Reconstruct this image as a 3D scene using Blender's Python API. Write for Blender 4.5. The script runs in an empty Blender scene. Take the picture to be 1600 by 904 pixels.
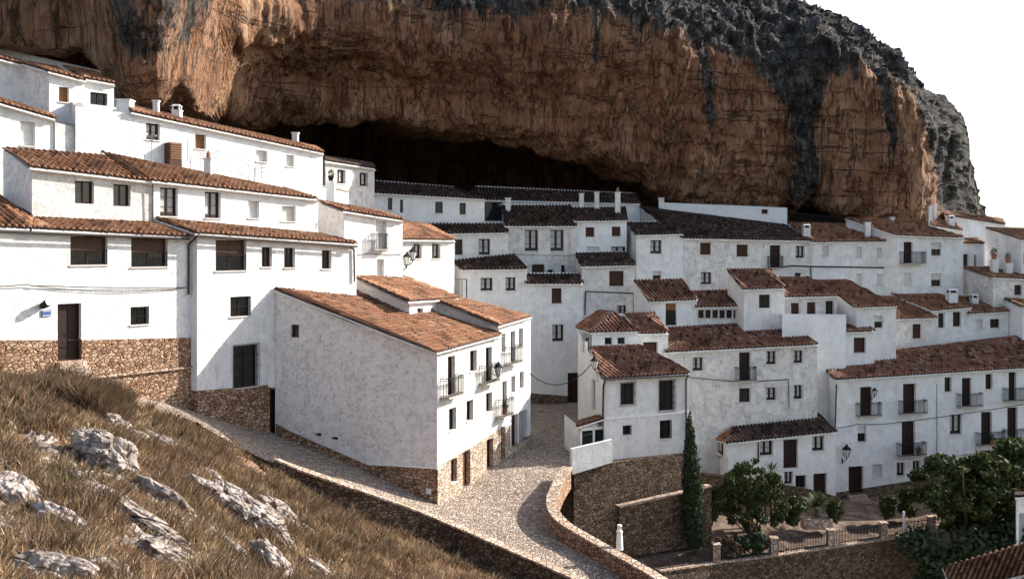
import bpy, math, random
import numpy as np
from mathutils import noise, Vector

# ------------------------------------------------------------------ camera, sky, sun, exposure
R = math.radians
F = 1550.0; HOR = 380.0; CZ = 30.0          # focal length and horizon of the 1600 x 904 photograph, eye height
scene = bpy.context.scene
cam_d = bpy.data.cameras.new("camera"); cam = bpy.data.objects.new("camera", cam_d)
scene.collection.objects.link(cam); scene.camera = cam
cam.location = (0, 0, CZ); cam.rotation_euler = (R(90), 0, 0)
cam_d.sensor_width = 36; cam_d.lens = 36 * F / 1600
cam_d.shift_y = -(452 - HOR) / 1600
cam_d.clip_start = 0.3; cam_d.clip_end = 8000
SAZ = math.atan2(0.43, 0.90); SEL = R(29)    # sun azimuth from +X towards +Y, elevation
sdir = Vector((math.cos(SEL) * math.cos(SAZ), math.cos(SEL) * math.sin(SAZ), math.sin(SEL)))
world = bpy.data.worlds.new("World"); scene.world = world; world.use_nodes = True
wn = world.node_tree.nodes; wl = world.node_tree.links
sky = wn.new("ShaderNodeTexSky"); sky.sky_type = 'NISHITA'; sky.sun_disc = False
sky.sun_elevation = SEL; sky.sun_rotation = math.pi / 2 - SAZ
sky.air_density = 1.0; sky.dust_density = 1.5; sky.ozone_density = 1.6
hs = wn.new("ShaderNodeHueSaturation"); hs.inputs["Saturation"].default_value = 0.72; wl.new(sky.outputs[0], hs.inputs["Color"])
wl.new(hs.outputs[0], wn["Background"].inputs[0]); wn["Background"].inputs[1].default_value = 0.12
sun_d = bpy.data.lights.new("sun", 'SUN'); sun_d.energy = 4.4; sun_d.angle = R(0.5); sun_d.color = (1.0, 0.93, 0.84)
sun = bpy.data.objects.new("sun", sun_d); scene.collection.objects.link(sun)
sun.rotation_euler = sdir.to_track_quat('Z', 'Y').to_euler()
scene.view_settings.view_transform = 'Standard'; scene.view_settings.look = 'None'
scene.view_settings.exposure = 1.2; scene.view_settings.gamma = 1.0
scene.view_settings.use_curve_mapping = False
scene.cycles.max_bounces = 8; scene.cycles.diffuse_bounces = 6
COL = scene.collection
random.seed(7); rng = np.random.default_rng(7)

# ------------------------------------------------------------------ node helpers and materials
def new_mat(name, rough=0.9):
    m = bpy.data.materials.new(name); m.use_nodes = True
    nt = m.node_tree; b = nt.nodes["Principled BSDF"]
    b.inputs["Roughness"].default_value = rough
    b.inputs["Specular IOR Level"].default_value = 0.25
    return m, nt, b
def nd(nt, t, **kw):
    n = nt.nodes.new(t)
    for k, v in kw.items():
        if k.startswith('i_'): n.inputs[k[2:].replace('_', ' ')].default_value = v
        else: setattr(n, k, v)
    return n
def ramp(nt, fac, stops):
    r = nd(nt, "ShaderNodeValToRGB"); e = r.color_ramp.elements
    while len(e) < len(stops): e.new(0.5)
    for i, (p, c) in enumerate(stops):
        e[i].position = p; e[i].color = (c[0], c[1], c[2], 1) if hasattr(c, '__len__') else (c, c, c, 1)
    nt.links.new(fac, r.inputs[0]); return r.outputs[0]
def mix(nt, fac, a, b, mode='MIX'):
    m = nd(nt, "ShaderNodeMix", data_type='RGBA', blend_type=mode)
    for s, v in ((m.inputs[0], fac), (m.inputs[6], a), (m.inputs[7], b)):
        if isinstance(v, (int, float)): s.default_value = v
        elif isinstance(v, tuple): s.default_value = (v[0], v[1], v[2], 1)
        else: nt.links.new(v, s)
    return m.outputs[2]
def pos(nt, scale=(1, 1, 1), off=(0, 0, 0)):
    g = nd(nt, "ShaderNodeNewGeometry"); mp = nd(nt, "ShaderNodeMapping")
    mp.inputs["Scale"].default_value = scale; mp.inputs["Location"].default_value = off
    nt.links.new(g.outputs["Position"], mp.inputs[0]); return mp.outputs[0]
def nz(nt, vec, scale, detail=4, rough=0.55, dist=0.0):
    n = nd(nt, "ShaderNodeTexNoise"); n.inputs["Scale"].default_value = scale
    n.inputs["Detail"].default_value = detail; n.inputs["Roughness"].default_value = rough
    n.inputs["Distortion"].default_value = dist
    nt.links.new(vec, n.inputs["Vector"]); return n.outputs[0]
def vor(nt, vec, scale, feature='F1', rnd=1.0):
    n = nd(nt, "ShaderNodeTexVoronoi", feature=feature); n.inputs["Scale"].default_value = scale
    n.inputs["Randomness"].default_value = rnd
    nt.links.new(vec, n.inputs["Vector"]); return n
def bump(nt, b, h, strength, dist):
    n = nd(nt, "ShaderNodeBump"); n.inputs["Strength"].default_value = strength; n.inputs["Distance"].default_value = dist
    nt.links.new(h, n.inputs["Height"])
    nt.links.new(n.outputs[0], b.inputs["Normal"]); return n
def math_n(nt, op, a, b=None):
    n = nd(nt, "ShaderNodeMath", operation=op)
    for i, v in enumerate((a, b)):
        if v is None: continue
        if isinstance(v, (int, float)): n.inputs[i].default_value = v
        else: nt.links.new(v, n.inputs[i])
    return n.outputs[0]

def stucco(name, base, crack=(0.45, 0.46, 0.48), amt=0.75, bstr=0.55, stain=1.0):
    m, nt, b = new_mat(name, 0.92)
    p = pos(nt); big = nz(nt, p, 0.35, 4); fine = nz(nt, p, 5.0, 5, 0.6, 1.5)
    ridge = ramp(nt, nz(nt, p, 3.4, 4, 0.62, 2.2), [(0.0, 0), (0.465, 0), (0.5, 1), (0.535, 0), (1, 0)])
    gate = ramp(nt, nz(nt, pos(nt, off=(9, 3, 5)), 1.9, 3), [(0.42, 0), (0.6, 1)])
    f = math_n(nt, 'MULTIPLY', ridge, gate); f = math_n(nt, 'MULTIPLY', f, amt)
    c0 = mix(nt, ramp(nt, big, [(0.35, 0), (0.7, 1)]), base, tuple(v * 0.92 for v in base))
    dirt = ramp(nt, nz(nt, pos(nt, (1.2, 1.2, 0.25)), 1.1, 5, 0.65), [(0.55, 0), (0.8, 0.35)])
    c1 = mix(nt, dirt, c0, (0.50, 0.45, 0.40))
    fs = ramp(nt, nz(nt, pos(nt, (3.2, 3.2, 0.22)), 1.0, 5, 0.7), [(0.56, 0), (0.75, 0.4 * stain)])
    c1 = mix(nt, fs, c1, (0.42, 0.36, 0.30)); c1 = mix(nt, ramp(nt, nz(nt, p, 0.8, 6, 0.7, 1.0), [(0.5, 0), (0.53, 0.22 * stain)]), c1, tuple(v * 0.86 for v in base))
    sq = ramp(nt, nz(nt, p, 5.0, 3, 0.55, 1.3), [(0.0, 0), (0.462, 0), (0.5, 1), (0.532, 0), (1, 0)])
    sq = math_n(nt, 'MULTIPLY', sq, ramp(nt, nz(nt, p, 1.7, 3, 0.5), [(0.45, 0.1), (0.62, 0.62)]))
    f = math_n(nt, 'MAXIMUM', f, math_n(nt, 'MULTIPLY', sq, amt))
    c2 = mix(nt, f, c1, crack)
    nt.links.new(c2, b.inputs["Base Color"])
    h = math_n(nt, 'SUBTRACT', math_n(nt, 'ADD', fine, math_n(nt, 'MULTIPLY', nz(nt, p, 1.6, 3), 1.2)), math_n(nt, 'MULTIPLY', f, 0.8))
    bump(nt, b, h, bstr, 0.10); return m
def masonry(name, c1, c2, c3, mortar, scale=2.6, flat=1.5, mw=0.05):
    m, nt, b = new_mat(name, 0.95)
    g = nd(nt, "ShaderNodeNewGeometry"); nn = nd(nt, "ShaderNodeTexNoise"); nn.inputs["Scale"].default_value = 2.5
    nt.links.new(g.outputs["Position"], nn.inputs["Vector"])
    vm = nd(nt, "ShaderNodeVectorMath", operation='MULTIPLY_ADD'); vm.inputs[1].default_value = (0.16, 0.16, 0.16)
    nt.links.new(nn.outputs["Color"], vm.inputs[0]); nt.links.new(g.outputs["Position"], vm.inputs[2])
    mp = nd(nt, "ShaderNodeMapping"); mp.inputs["Scale"].default_value = (1, 1, flat); nt.links.new(vm.outputs[0], mp.inputs[0])
    v = mp.outputs[0]
    cell = vor(nt, v, scale); edge = vor(nt, v, scale, 'DISTANCE_TO_EDGE')
    sep = nd(nt, "ShaderNodeSeparateColor"); nt.links.new(cell.outputs["Color"], sep.inputs[0])
    col = ramp(nt, sep.outputs[0], [(0.0, c1), (0.4, c2), (0.75, c3), (1.0, tuple(x * 1.25 for x in c2))])
    col = mix(nt, 0.55, col, ramp(nt, nz(nt, v, 9, 4), [(0.3, 0.35), (0.7, 0.75)]), 'OVERLAY')
    mm = ramp(nt, edge.outputs["Distance"], [(mw * 0.35, 1), (mw, 0)])
    col = mix(nt, mm, col, mortar)
    nt.links.new(col, b.inputs["Base Color"])
    h = math_n(nt, 'ADD', ramp(nt, edge.outputs["Distance"], [(0, 0), (mw * 2.4, 1)]), math_n(nt, 'MULTIPLY', nz(nt, v, 12, 4), 0.35))
    bump(nt, b, h, 0.9, 0.08); return m
def tiles(name, cols):
    m, nt, b = new_mat(name, 0.9)
    uv = nd(nt, "ShaderNodeUVMap"); uv.uv_map = "UVMap"
    fl = nd(nt, "ShaderNodeVectorMath", operation='FLOOR'); nt.links.new(uv.outputs[0], fl.inputs[0])
    wn_ = nd(nt, "ShaderNodeTexWhiteNoise", noise_dimensions='2D'); nt.links.new(fl.outputs[0], wn_.inputs["Vector"])
    c = ramp(nt, wn_.outputs["Value"], [(0, cols[0]), (0.3, cols[1]), (0.6, cols[2]), (0.86, cols[1]), (1, cols[3])])
    p = pos(nt)
    pat = ramp(nt, nz(nt, p, 0.9, 5, 0.65), [(0.4, 0), (0.68, 1)])
    c = mix(nt, math_n(nt, 'MULTIPLY', pat, 0.55), c, cols[4])
    lich = ramp(nt, nz(nt, p, 7, 5, 0.7), [(0.58, 0), (0.7, 0.7)])
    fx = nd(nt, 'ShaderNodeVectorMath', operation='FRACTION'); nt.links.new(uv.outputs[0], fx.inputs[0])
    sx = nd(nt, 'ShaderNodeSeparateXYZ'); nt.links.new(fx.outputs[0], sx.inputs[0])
    channel = ramp(nt, sx.outputs[0], [(0.0, 0.9), (0.09, 0), (0.54, 0), (0.66, 0.92), (1, 0.9)])  # darker tone along the channels between cover tiles
    c = mix(nt, channel, c, cols[0])
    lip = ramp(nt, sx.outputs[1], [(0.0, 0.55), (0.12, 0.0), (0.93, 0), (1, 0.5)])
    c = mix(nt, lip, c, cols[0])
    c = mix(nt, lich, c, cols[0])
    nt.links.new(c, b.inputs["Base Color"])
    bump(nt, b, nz(nt, p, 18, 4), 0.4, 0.02); return m
def simple(name, col, rough=0.6, var=0.25, metal=0.0, scale=6, stretch=(1, 1, 1), bs=0.15):
    m, nt, b = new_mat(name, rough); b.inputs["Metallic"].default_value = metal
    n = nz(nt, pos(nt, stretch), scale, 4)
    c = mix(nt, ramp(nt, n, [(0.3, 0), (0.7, 1)]), tuple(v * (1 - var) for v in col), tuple(min(1, v * (1 + var)) for v in col))
    nt.links.new(c, b.inputs["Base Color"]); bump(nt, b, n, bs, 0.02); return m

M = {}
M['white'] = stucco('lime_render', (0.80, 0.79, 0.77))
M['white_b'] = stucco('older_lime_render', (0.76, 0.735, 0.70), (0.42, 0.40, 0.38), 0.85, 0.7, 1.9)
M['white_c'] = stucco('fresh_lime_render', (0.82, 0.82, 0.815), (0.5, 0.5, 0.5), 0.6, 0.5, 0.6)
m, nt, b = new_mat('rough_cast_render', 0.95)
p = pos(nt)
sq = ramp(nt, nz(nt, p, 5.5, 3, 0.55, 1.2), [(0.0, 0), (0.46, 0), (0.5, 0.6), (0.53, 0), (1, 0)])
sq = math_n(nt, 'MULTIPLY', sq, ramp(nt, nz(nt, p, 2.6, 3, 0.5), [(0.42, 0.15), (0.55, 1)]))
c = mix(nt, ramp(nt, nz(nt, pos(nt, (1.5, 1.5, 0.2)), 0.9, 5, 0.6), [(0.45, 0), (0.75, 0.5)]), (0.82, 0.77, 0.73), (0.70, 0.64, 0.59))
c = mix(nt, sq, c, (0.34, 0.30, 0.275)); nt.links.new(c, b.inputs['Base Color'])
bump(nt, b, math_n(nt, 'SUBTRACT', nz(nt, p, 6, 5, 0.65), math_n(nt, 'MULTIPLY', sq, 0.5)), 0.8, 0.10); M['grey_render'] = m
M['stone'] = masonry('rubble_masonry', (0.20, 0.105, 0.06), (0.33, 0.195, 0.12), (0.44, 0.31, 0.22), (0.085, 0.05, 0.032), 4.6, 1.45, 0.06)
M['darkstone'] = masonry('shaded_rubble_masonry', (0.075, 0.048, 0.032), (0.14, 0.092, 0.06), (0.22, 0.155, 0.108), (0.04, 0.026, 0.018), 4.0, 1.4, 0.06)  # darker copy of the rubble, with shade put into its colour
M['palestone'] = masonry('pale_rubble_masonry', (0.32, 0.225, 0.16), (0.46, 0.35, 0.265), (0.58, 0.47, 0.38), (0.20, 0.14, 0.10), 5.0, 1.3, 0.05)
M['coping'] = masonry('coping_stone', (0.34, 0.24, 0.17), (0.42, 0.31, 0.235), (0.50, 0.40, 0.32), (0.20, 0.14, 0.10), 3.0, 1.0, 0.04)
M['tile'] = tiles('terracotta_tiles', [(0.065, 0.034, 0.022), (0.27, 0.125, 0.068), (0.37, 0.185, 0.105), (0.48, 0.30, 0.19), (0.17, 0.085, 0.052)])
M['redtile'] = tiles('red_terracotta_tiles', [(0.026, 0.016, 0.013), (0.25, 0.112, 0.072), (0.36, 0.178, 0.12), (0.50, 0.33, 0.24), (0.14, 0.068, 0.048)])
M['darktile'] = tiles('dark_terracotta_tiles', [(0.010, 0.007, 0.006), (0.075, 0.046, 0.035), (0.13, 0.078, 0.058), (0.25, 0.18, 0.14), (0.04, 0.027, 0.022)])  # darkest of the tile palettes
M['wood'] = simple('dark_stained_wood', (0.035, 0.013, 0.008), 0.6, 0.35, 0, 5, (8, 8, 1))
M['brown'] = simple('brown_painted_shutter', (0.062, 0.026, 0.016), 0.6, 0.25, 0, 5, (1, 1, 8))
M['doorwood'] = simple('dark_door_wood', (0.022, 0.009, 0.006), 0.55, 0.3, 0, 5, (8, 8, 1))
M['slab'] = simple('weathered_slab', (0.36, 0.32, 0.29), 0.9, 0.2)
M['palewood'] = simple('faded_wood', (0.23, 0.11, 0.05), 0.7, 0.25, 0, 5, (1, 1, 8))
M['iron'] = simple('black_wrought_iron', (0.010, 0.0095, 0.010), 0.75, 0.2, 0.0)
M['pvc'] = simple('white_roller_slats', (0.62, 0.61, 0.58), 0.5, 0.08, 0, 4)
M['greydoor'] = simple('grey_painted_metal', (0.30, 0.31, 0.32), 0.45, 0.1, 0, 3)
M['curtain'] = simple('lace_curtain', (0.42, 0.42, 0.40), 0.9, 0.3, 0, 9, (4, 4, 0.6))
M['sill'] = simple('painted_sill', (0.62, 0.56, 0.52), 0.8, 0.15)
M['pipe'] = simple('dark_zinc_pipe', (0.045, 0.035, 0.032), 0.5, 0.2, 0.2)
M['cable'] = simple('black_cable', (0.02, 0.02, 0.022), 0.6, 0.1)
M['clay'] = simple('clay_pot', (0.30, 0.13, 0.07), 0.85, 0.2)
M['plaque'] = simple('blue_enamel', (0.06, 0.12, 0.30), 0.3, 0.1)
M['lampglass'] = simple('milky_lamp_glass', (0.62, 0.62, 0.60), 0.3, 0.05)
M['whitepaint'] = simple('white_paint', (0.80, 0.79, 0.76), 0.8, 0.06, 0, 3)
m, nt, b = new_mat('window_glass', 0.08)
b.inputs["Base Color"].default_value = (0.012, 0.014, 0.016, 1); b.inputs["Specular IOR Level"].default_value = 0.5
bump(nt, b, nz(nt, pos(nt), 1.2, 2), 0.08, 0.05); M['glass'] = m
# cobbles
m, nt, b = new_mat('cobbled_paving', 0.9)
v = pos(nt, (1, 1, 0.4)); cell = vor(nt, v, 6.0); edge = vor(nt, v, 6.0, 'DISTANCE_TO_EDGE')
sep = nd(nt, "ShaderNodeSeparateColor"); nt.links.new(cell.outputs["Color"], sep.inputs[0])
c = ramp(nt, sep.outputs[0], [(0, (0.22, 0.165, 0.13)), (0.5, (0.38, 0.30, 0.245)), (1, (0.52, 0.44, 0.37))])
c = mix(nt, ramp(nt, nz(nt, v, 0.5, 4), [(0.35, 0), (0.7, 0.5)]), c, (0.30, 0.235, 0.18))
c = mix(nt, ramp(nt, edge.outputs["Distance"], [(0.02, 1), (0.07, 0)]), c, (0.12, 0.09, 0.07))
nt.links.new(c, b.inputs["Base Color"])
bump(nt, b, math_n(nt, 'ADD', ramp(nt, edge.outputs["Distance"], [(0, 0), (0.16, 1)]), math_n(nt, 'MULTIPLY', nz(nt, v, 1.0, 3), 1.0)), 0.9, 0.07)
M['cobble'] = m
# soil of the near slope
m, nt, b = new_mat('dry_soil', 1.0)
p = pos(nt)
c = ramp(nt, nz(nt, p, 0.9, 6, 0.65), [(0.25, (0.12, 0.07, 0.042)), (0.48, (0.24, 0.155, 0.10)), (0.6, (0.17, 0.105, 0.07)), (0.75, (0.42, 0.34, 0.28))])
nt.links.new(c, b.inputs["Base Color"]); bump(nt, b, nz(nt, p, 5, 6, 0.7), 0.9, 0.12); M['soil'] = m
m, nt, b = new_mat('packed_earth', 1.0)
c = ramp(nt, nz(nt, pos(nt), 1.3, 6, 0.65), [(0.3, (0.07, 0.045, 0.032)), (0.5, (0.14, 0.095, 0.07)), (0.66, (0.27, 0.20, 0.155))])
nt.links.new(c, b.inputs["Base Color"]); bump(nt, b, nz(nt, pos(nt), 4, 5), 0.6, 0.06); M['earth'] = m
m, nt, b = new_mat('far_scrub', 1.0)
c = ramp(nt, nz(nt, pos(nt), 0.02, 8, 0.7), [(0.3, (0.04, 0.055, 0.03)), (0.5, (0.10, 0.10, 0.06)), (0.7, (0.20, 0.16, 0.11))])
nt.links.new(c, b.inputs["Base Color"]); M['scrub'] = m
# limestone boulders
m, nt, b = new_mat('pale_limestone', 0.95)
p = pos(nt)
c = ramp(nt, nz(nt, p, 1.3, 8, 0.7, 0.6), [(0.3, (0.09, 0.065, 0.052)), (0.43, (0.27, 0.215, 0.18)), (0.56, (0.44, 0.385, 0.345)), (0.75, (0.60, 0.55, 0.51))])
crk = vor(nt, pos(nt, (1, 1, 1.6)), 1.6, 'DISTANCE_TO_EDGE')
c = mix(nt, ramp(nt, crk.outputs["Distance"], [(0.0, 0.9), (0.045, 0)]), c, (0.10, 0.07, 0.06))
nt.links.new(c, b.inputs["Base Color"])
bump(nt, b, math_n(nt, 'ADD', math_n(nt, 'MULTIPLY', nz(nt, p, 4, 8, 0.7), 0.8), ramp(nt, crk.outputs["Distance"], [(0, 0), (0.12, 0.5)])), 1.0, 0.15)
M['limestone'] = m
# cliff: orange rock with grey water-stained skin where the attribute says so
m, nt, b = new_mat('cliff_rock', 0.97)
at = nd(nt, "ShaderNodeAttribute"); at.attribute_name = "stain"
p = pos(nt); vs = pos(nt, (1, 1, 0.13))
n1 = nz(nt, vs, 0.9, 8, 0.68, 0.4); n2 = nz(nt, p, 0.35, 6, 0.6); n3 = nz(nt, vs, 3.2, 6, 0.7); n4 = nz(nt, pos(nt, (1, 1, 0.1)), 5.5, 6, 0.72, 0.3)
orange = ramp(nt, n1, [(0.30, (0.04, 0.018, 0.011)), (0.42, (0.20, 0.088, 0.045)), (0.55, (0.33, 0.17, 0.09)), (0.74, (0.58, 0.42, 0.29))])
orange = mix(nt, ramp(nt, n2, [(0.38, 0), (0.62, 0.75)]), orange, (0.40, 0.245, 0.155)); orange = mix(nt, ramp(nt, nz(nt, pos(nt, (1, 1, 0.35), (11, 4, 9)), 0.16, 6, 0.6), [(0.45, 0), (0.62, 0.55)]), orange, (0.19, 0.085, 0.05))
orange = mix(nt, 0.5, orange, ramp(nt, n4, [(0.36, 0.12), (0.5, 0.5), (0.64, 0.86)]), 'OVERLAY')
grey = ramp(nt, nz(nt, p, 0.8, 8, 0.7), [(0.3, (0.010, 0.010, 0.010)), (0.48, (0.055, 0.055, 0.053)), (0.6, (0.125, 0.12, 0.115)), (0.78, (0.28, 0.255, 0.23))])
fac = math_n(nt, 'ADD', at.outputs["Fac"], math_n(nt, 'MULTIPLY', math_n(nt, 'SUBTRACT', n3, 0.5), 2.4))
fac = math_n(nt, 'ADD', fac, math_n(nt, 'MULTIPLY', math_n(nt, 'SUBTRACT', nz(nt, pos(nt, (1, 1, 0.12)), 0.5, 5, 0.6), 0.5), 1.6))
c = mix(nt, ramp(nt, fac, [(0.36, 0), (0.7, 1)]), orange, grey)
seam = ramp(nt, nz(nt, pos(nt, (1, 1, 0.09)), 0.85, 6, 0.6, 0.25), [(0.0, 0), (0.475, 0), (0.497, 0.8), (0.52, 0), (1, 0)])
ek = vor(nt, pos(nt, (1, 1, 0.7)), 0.9, 'DISTANCE_TO_EDGE')
bk = math_n(nt, 'MULTIPLY', ramp(nt, ek.outputs['Distance'], [(0.0, 0.9), (0.05, 0)]), ramp(nt, fac, [(0.5, 0), (0.65, 1)]))
bed = math_n(nt, 'MULTIPLY', ramp(nt, nz(nt, pos(nt, (0.12, 0.12, 1.0)), 0.55, 5, 0.55, 0.2), [(0.0, 0), (0.485, 0), (0.5, 0.85), (0.513, 0), (1, 0)]), ramp(nt, nz(nt, p, 0.12, 3), [(0.42, 0), (0.55, 1)]))
seam = math_n(nt, 'MAXIMUM', seam, bed)
c = mix(nt, seam, c, (0.03, 0.018, 0.014)); c = mix(nt, bk, c, (0.012, 0.011, 0.011))
nt.links.new(c, b.inputs["Base Color"])
h = math_n(nt, 'ADD', math_n(nt, 'MULTIPLY', n1, 1.0), math_n(nt, 'ADD', math_n(nt, 'MULTIPLY', n3, 0.6), math_n(nt, 'MULTIPLY', nz(nt, p, 2.2, 8, 0.7), 0.6)))
h = math_n(nt, 'SUBTRACT', h, math_n(nt, 'MULTIPLY', seam, 0.5))
bump(nt, b, h, 1.0, 0.6); M['cliff'] = m
def leafmat(name, cols, trans=0.3, patch=False):
    m, nt, b = new_mat(name, 0.7)
    g = nd(nt, "ShaderNodeNewGeometry")
    c = ramp(nt, g.outputs["Random Per Island"], [(i / (len(cols) - 1), x) for i, x in enumerate(cols)])
    nt.links.new(c, b.inputs["Base Color"])
    if patch:
        c = mix(nt, ramp(nt, nz(nt, pos(nt), 0.55, 5, 0.65), [(0.5, 0), (0.66, 0.75)]), c, (0.085, 0.085, 0.032))
        c = mix(nt, ramp(nt, nz(nt, pos(nt, off=(40, 7, 2)), 0.9, 5, 0.65), [(0.48, 0), (0.62, 0.8)]), c, (0.10, 0.05, 0.03))
        nt.links.new(c, b.inputs['Base Color'])
    t = nd(nt, "ShaderNodeBsdfTranslucent"); nt.links.new(c, t.inputs[0])
    ms = nd(nt, "ShaderNodeMixShader"); ms.inputs[0].default_value = trans
    nt.links.new(b.outputs[0], ms.inputs[1]); nt.links.new(t.outputs[0], ms.inputs[2])
    nt.links.new(ms.outputs[0], nt.nodes["Material Output"].inputs[0]); return m
M['leaf'] = leafmat('green_leaves', [(0.010, 0.022, 0.006), (0.03, 0.045, 0.012), (0.10, 0.11, 0.03), (0.018, 0.03, 0.009), (0.06, 0.07, 0.02)], 0.15)
M['cypress'] = leafmat('cypress_foliage', [(0.012, 0.025, 0.012), (0.03, 0.05, 0.022), (0.05, 0.065, 0.03)], 0.1)
M['drygrass'] = leafmat('dry_grass', [(0.18, 0.10, 0.055), (0.36, 0.23, 0.13), (0.56, 0.42, 0.27), (0.17, 0.12, 0.06), (0.42, 0.27, 0.15), (0.14, 0.08, 0.05), (0.64, 0.52, 0.36)], 0.3, True)
M['drybrush'] = leafmat('dead_brush', [(0.06, 0.035, 0.022), (0.14, 0.085, 0.05), (0.22, 0.15, 0.09), (0.09, 0.075, 0.04)], 0.25)
M['bark'] = simple('bark', (0.10, 0.07, 0.05), 0.95, 0.3, 0, 8)

# ------------------------------------------------------------------ object helpers
def link(o): COL.objects.link(o); return o
def thing(name, label, cat, loc, group=None):
    o = bpy.data.objects.new(name, None); o.empty_display_size = 0.3; o.location = loc; link(o)
    o['label'] = label; o['category'] = cat
    if group: o['group'] = group
    return o
def tag(o, label, cat, group=None):
    o['label'] = label; o['category'] = cat
    if group: o['group'] = group
    return o
def rootloc(p):
    while p.parent: p = p.parent
    return np.array(p.location)
def obj(name, mb, mat, parent=None, smooth=False, origin=None, uv=None):
    V, Fc = (mb.v, mb.f) if isinstance(mb, MB) else mb
    V = np.array(V, float).reshape(-1, 3)
    me = bpy.data.meshes.new(name)
    if parent is not None: o0 = rootloc(parent)
    elif origin is not None: o0 = np.array(origin)
    else: o0 = np.array((V[:, 0].mean(), V[:, 1].mean(), V[:, 2].min())) if len(V) else np.zeros(3)
    V = V - o0
    if isinstance(Fc, np.ndarray):
        k = Fc.shape[1]; me.vertices.add(len(V)); me.vertices.foreach_set('co', V.ravel())
        me.loops.add(Fc.size); me.loops.foreach_set('vertex_index', Fc.ravel().astype(np.int32))
        me.polygons.add(len(Fc)); me.polygons.foreach_set('loop_start', np.arange(0, Fc.size, k, dtype=np.int32))
        me.polygons.foreach_set('loop_total', np.full(len(Fc), k, dtype=np.int32)); me.update(calc_edges=True)
        if uv is not None:
            l = me.uv_layers.new(name="UVMap"); l.data.foreach_set('uv', uv[Fc.ravel()].astype(np.float32).ravel())
    else:
        me.from_pydata([tuple(x) for x in V], [], Fc); me.update()
    if smooth: me.polygons.foreach_set('use_smooth', np.ones(len(me.polygons), dtype=bool))
    me.materials.append(M[mat])
    o = bpy.data.objects.new(name, me); link(o)
    if parent is not None: o.parent = parent
    else: o.location = o0
    return o
class MB:
    def __init__(s): s.v = []; s.f = []
    def poly(s, pts):
        n = len(s.v); s.v += [tuple(p) for p in pts]; s.f.append(tuple(range(n, n + len(pts))))
    def hexa(s, b, t):                       # bottom ring and top ring of four points
        n = len(s.v); s.v += [tuple(p) for p in b] + [tuple(p) for p in t]
        s.f += [(n, n+3, n+2, n+1), (n+4, n+5, n+6, n+7)] + [(n+i, n+(i+1) % 4, n+4+(i+1) % 4, n+4+i) for i in range(4)]
    def box(s, x0, y0, z0, x1, y1, z1):
        s.hexa([(x0,y0,z0),(x1,y0,z0),(x1,y1,z0),(x0,y1,z0)], [(x0,y0,z1),(x1,y0,z1),(x1,y1,z1),(x0,y1,z1)])
    def bar(s, a, b, r, n=5, r2=None):
        a = Vector(a); b = Vector(b); d = (b - a)
        if d.length < 1e-6: return
        d.normalize(); u = d.orthogonal().normalized(); w = d.cross(u); k = len(s.v); r2 = r if r2 is None else r2
        for c, rr in ((a, r), (b, r2)):
            for i in range(n):
                t = 2 * math.pi * i / n; s.v.append(tuple(c + (u * math.cos(t) + w * math.sin(t)) * rr))
        s.f += [(k+i, k+(i+1) % n, k+n+(i+1) % n, k+n+i) for i in range(n)]
        s.f += [tuple(range(k+n-1, k-1, -1)), tuple(range(k+n, k+2*n))]
    def tube(s, pts, r, n=5):
        for a, b in zip(pts[:-1], pts[1:]): s.bar(a, b, r, n)
    def lathe(s, c, prof, n=12):             # prof: (radius, height) going up
        k = len(s.v)
        for r, h in prof:
            for i in range(n):
                t = 2 * math.pi * i / n; s.v.append((c[0] + r * math.cos(t), c[1] + r * math.sin(t), c[2] + h))
        for j in range(len(prof) - 1):
            s.f += [(k+j*n+i, k+j*n+(i+1) % n, k+(j+1)*n+(i+1) % n, k+(j+1)*n+i) for i in range(n)]
        s.f += [tuple(range(k+n-1, k-1, -1)), tuple(range(k+(len(prof)-1)*n, k+len(prof)*n))]

def W(px, py, Y): return np.array(((px - 800) / F * Y, Y, CZ + (HOR - py) / F * Y))
def G(px, py, z):                            # point at height z (relative to the eye) seen at px, py
    Y = z * F / (HOR - py); return W(px, py, Y)

class Plane:                                 # a vertical plane through two ground points
    def __init__(s, a, b):                   # a, b = (px, Y)
        s.a = np.array(((a[0] - 800) / F * a[1], a[1])); bb = np.array(((b[0] - 800) / F * b[1], b[1]))
        s.d = (bb - s.a) / np.linalg.norm(bb - s.a); s.n = np.array((s.d[1], -s.d[0]))
    def shift(s, off):
        q = Plane.__new__(Plane); q.a = s.a + s.n * off; q.d = s.d; q.n = s.n; return q
    def s_at(s, px, off=0.0):
        k = (px - 800) / F; A = s.a + s.n * off      # (A + d t).x = k (A + d t).y
        return (k * A[1] - A[0]) / (s.d[0] - k * s.d[1])
    def Y_at(s, px, off=0.0): return (s.a + s.n * off + s.d * s.s_at(px, off))[1]
    def z_at(s, px, py, off=0.0): return CZ + (HOR - py) / F * s.Y_at(px, off)
    def pt(s, t, z, off=0.0):
        q = s.a + s.n * off + s.d * t; return np.array((q[0], q[1], z))
    def P(s, px, py, off=0.0): return s.pt(s.s_at(px, off), s.z_at(px, py, off), off)

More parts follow.
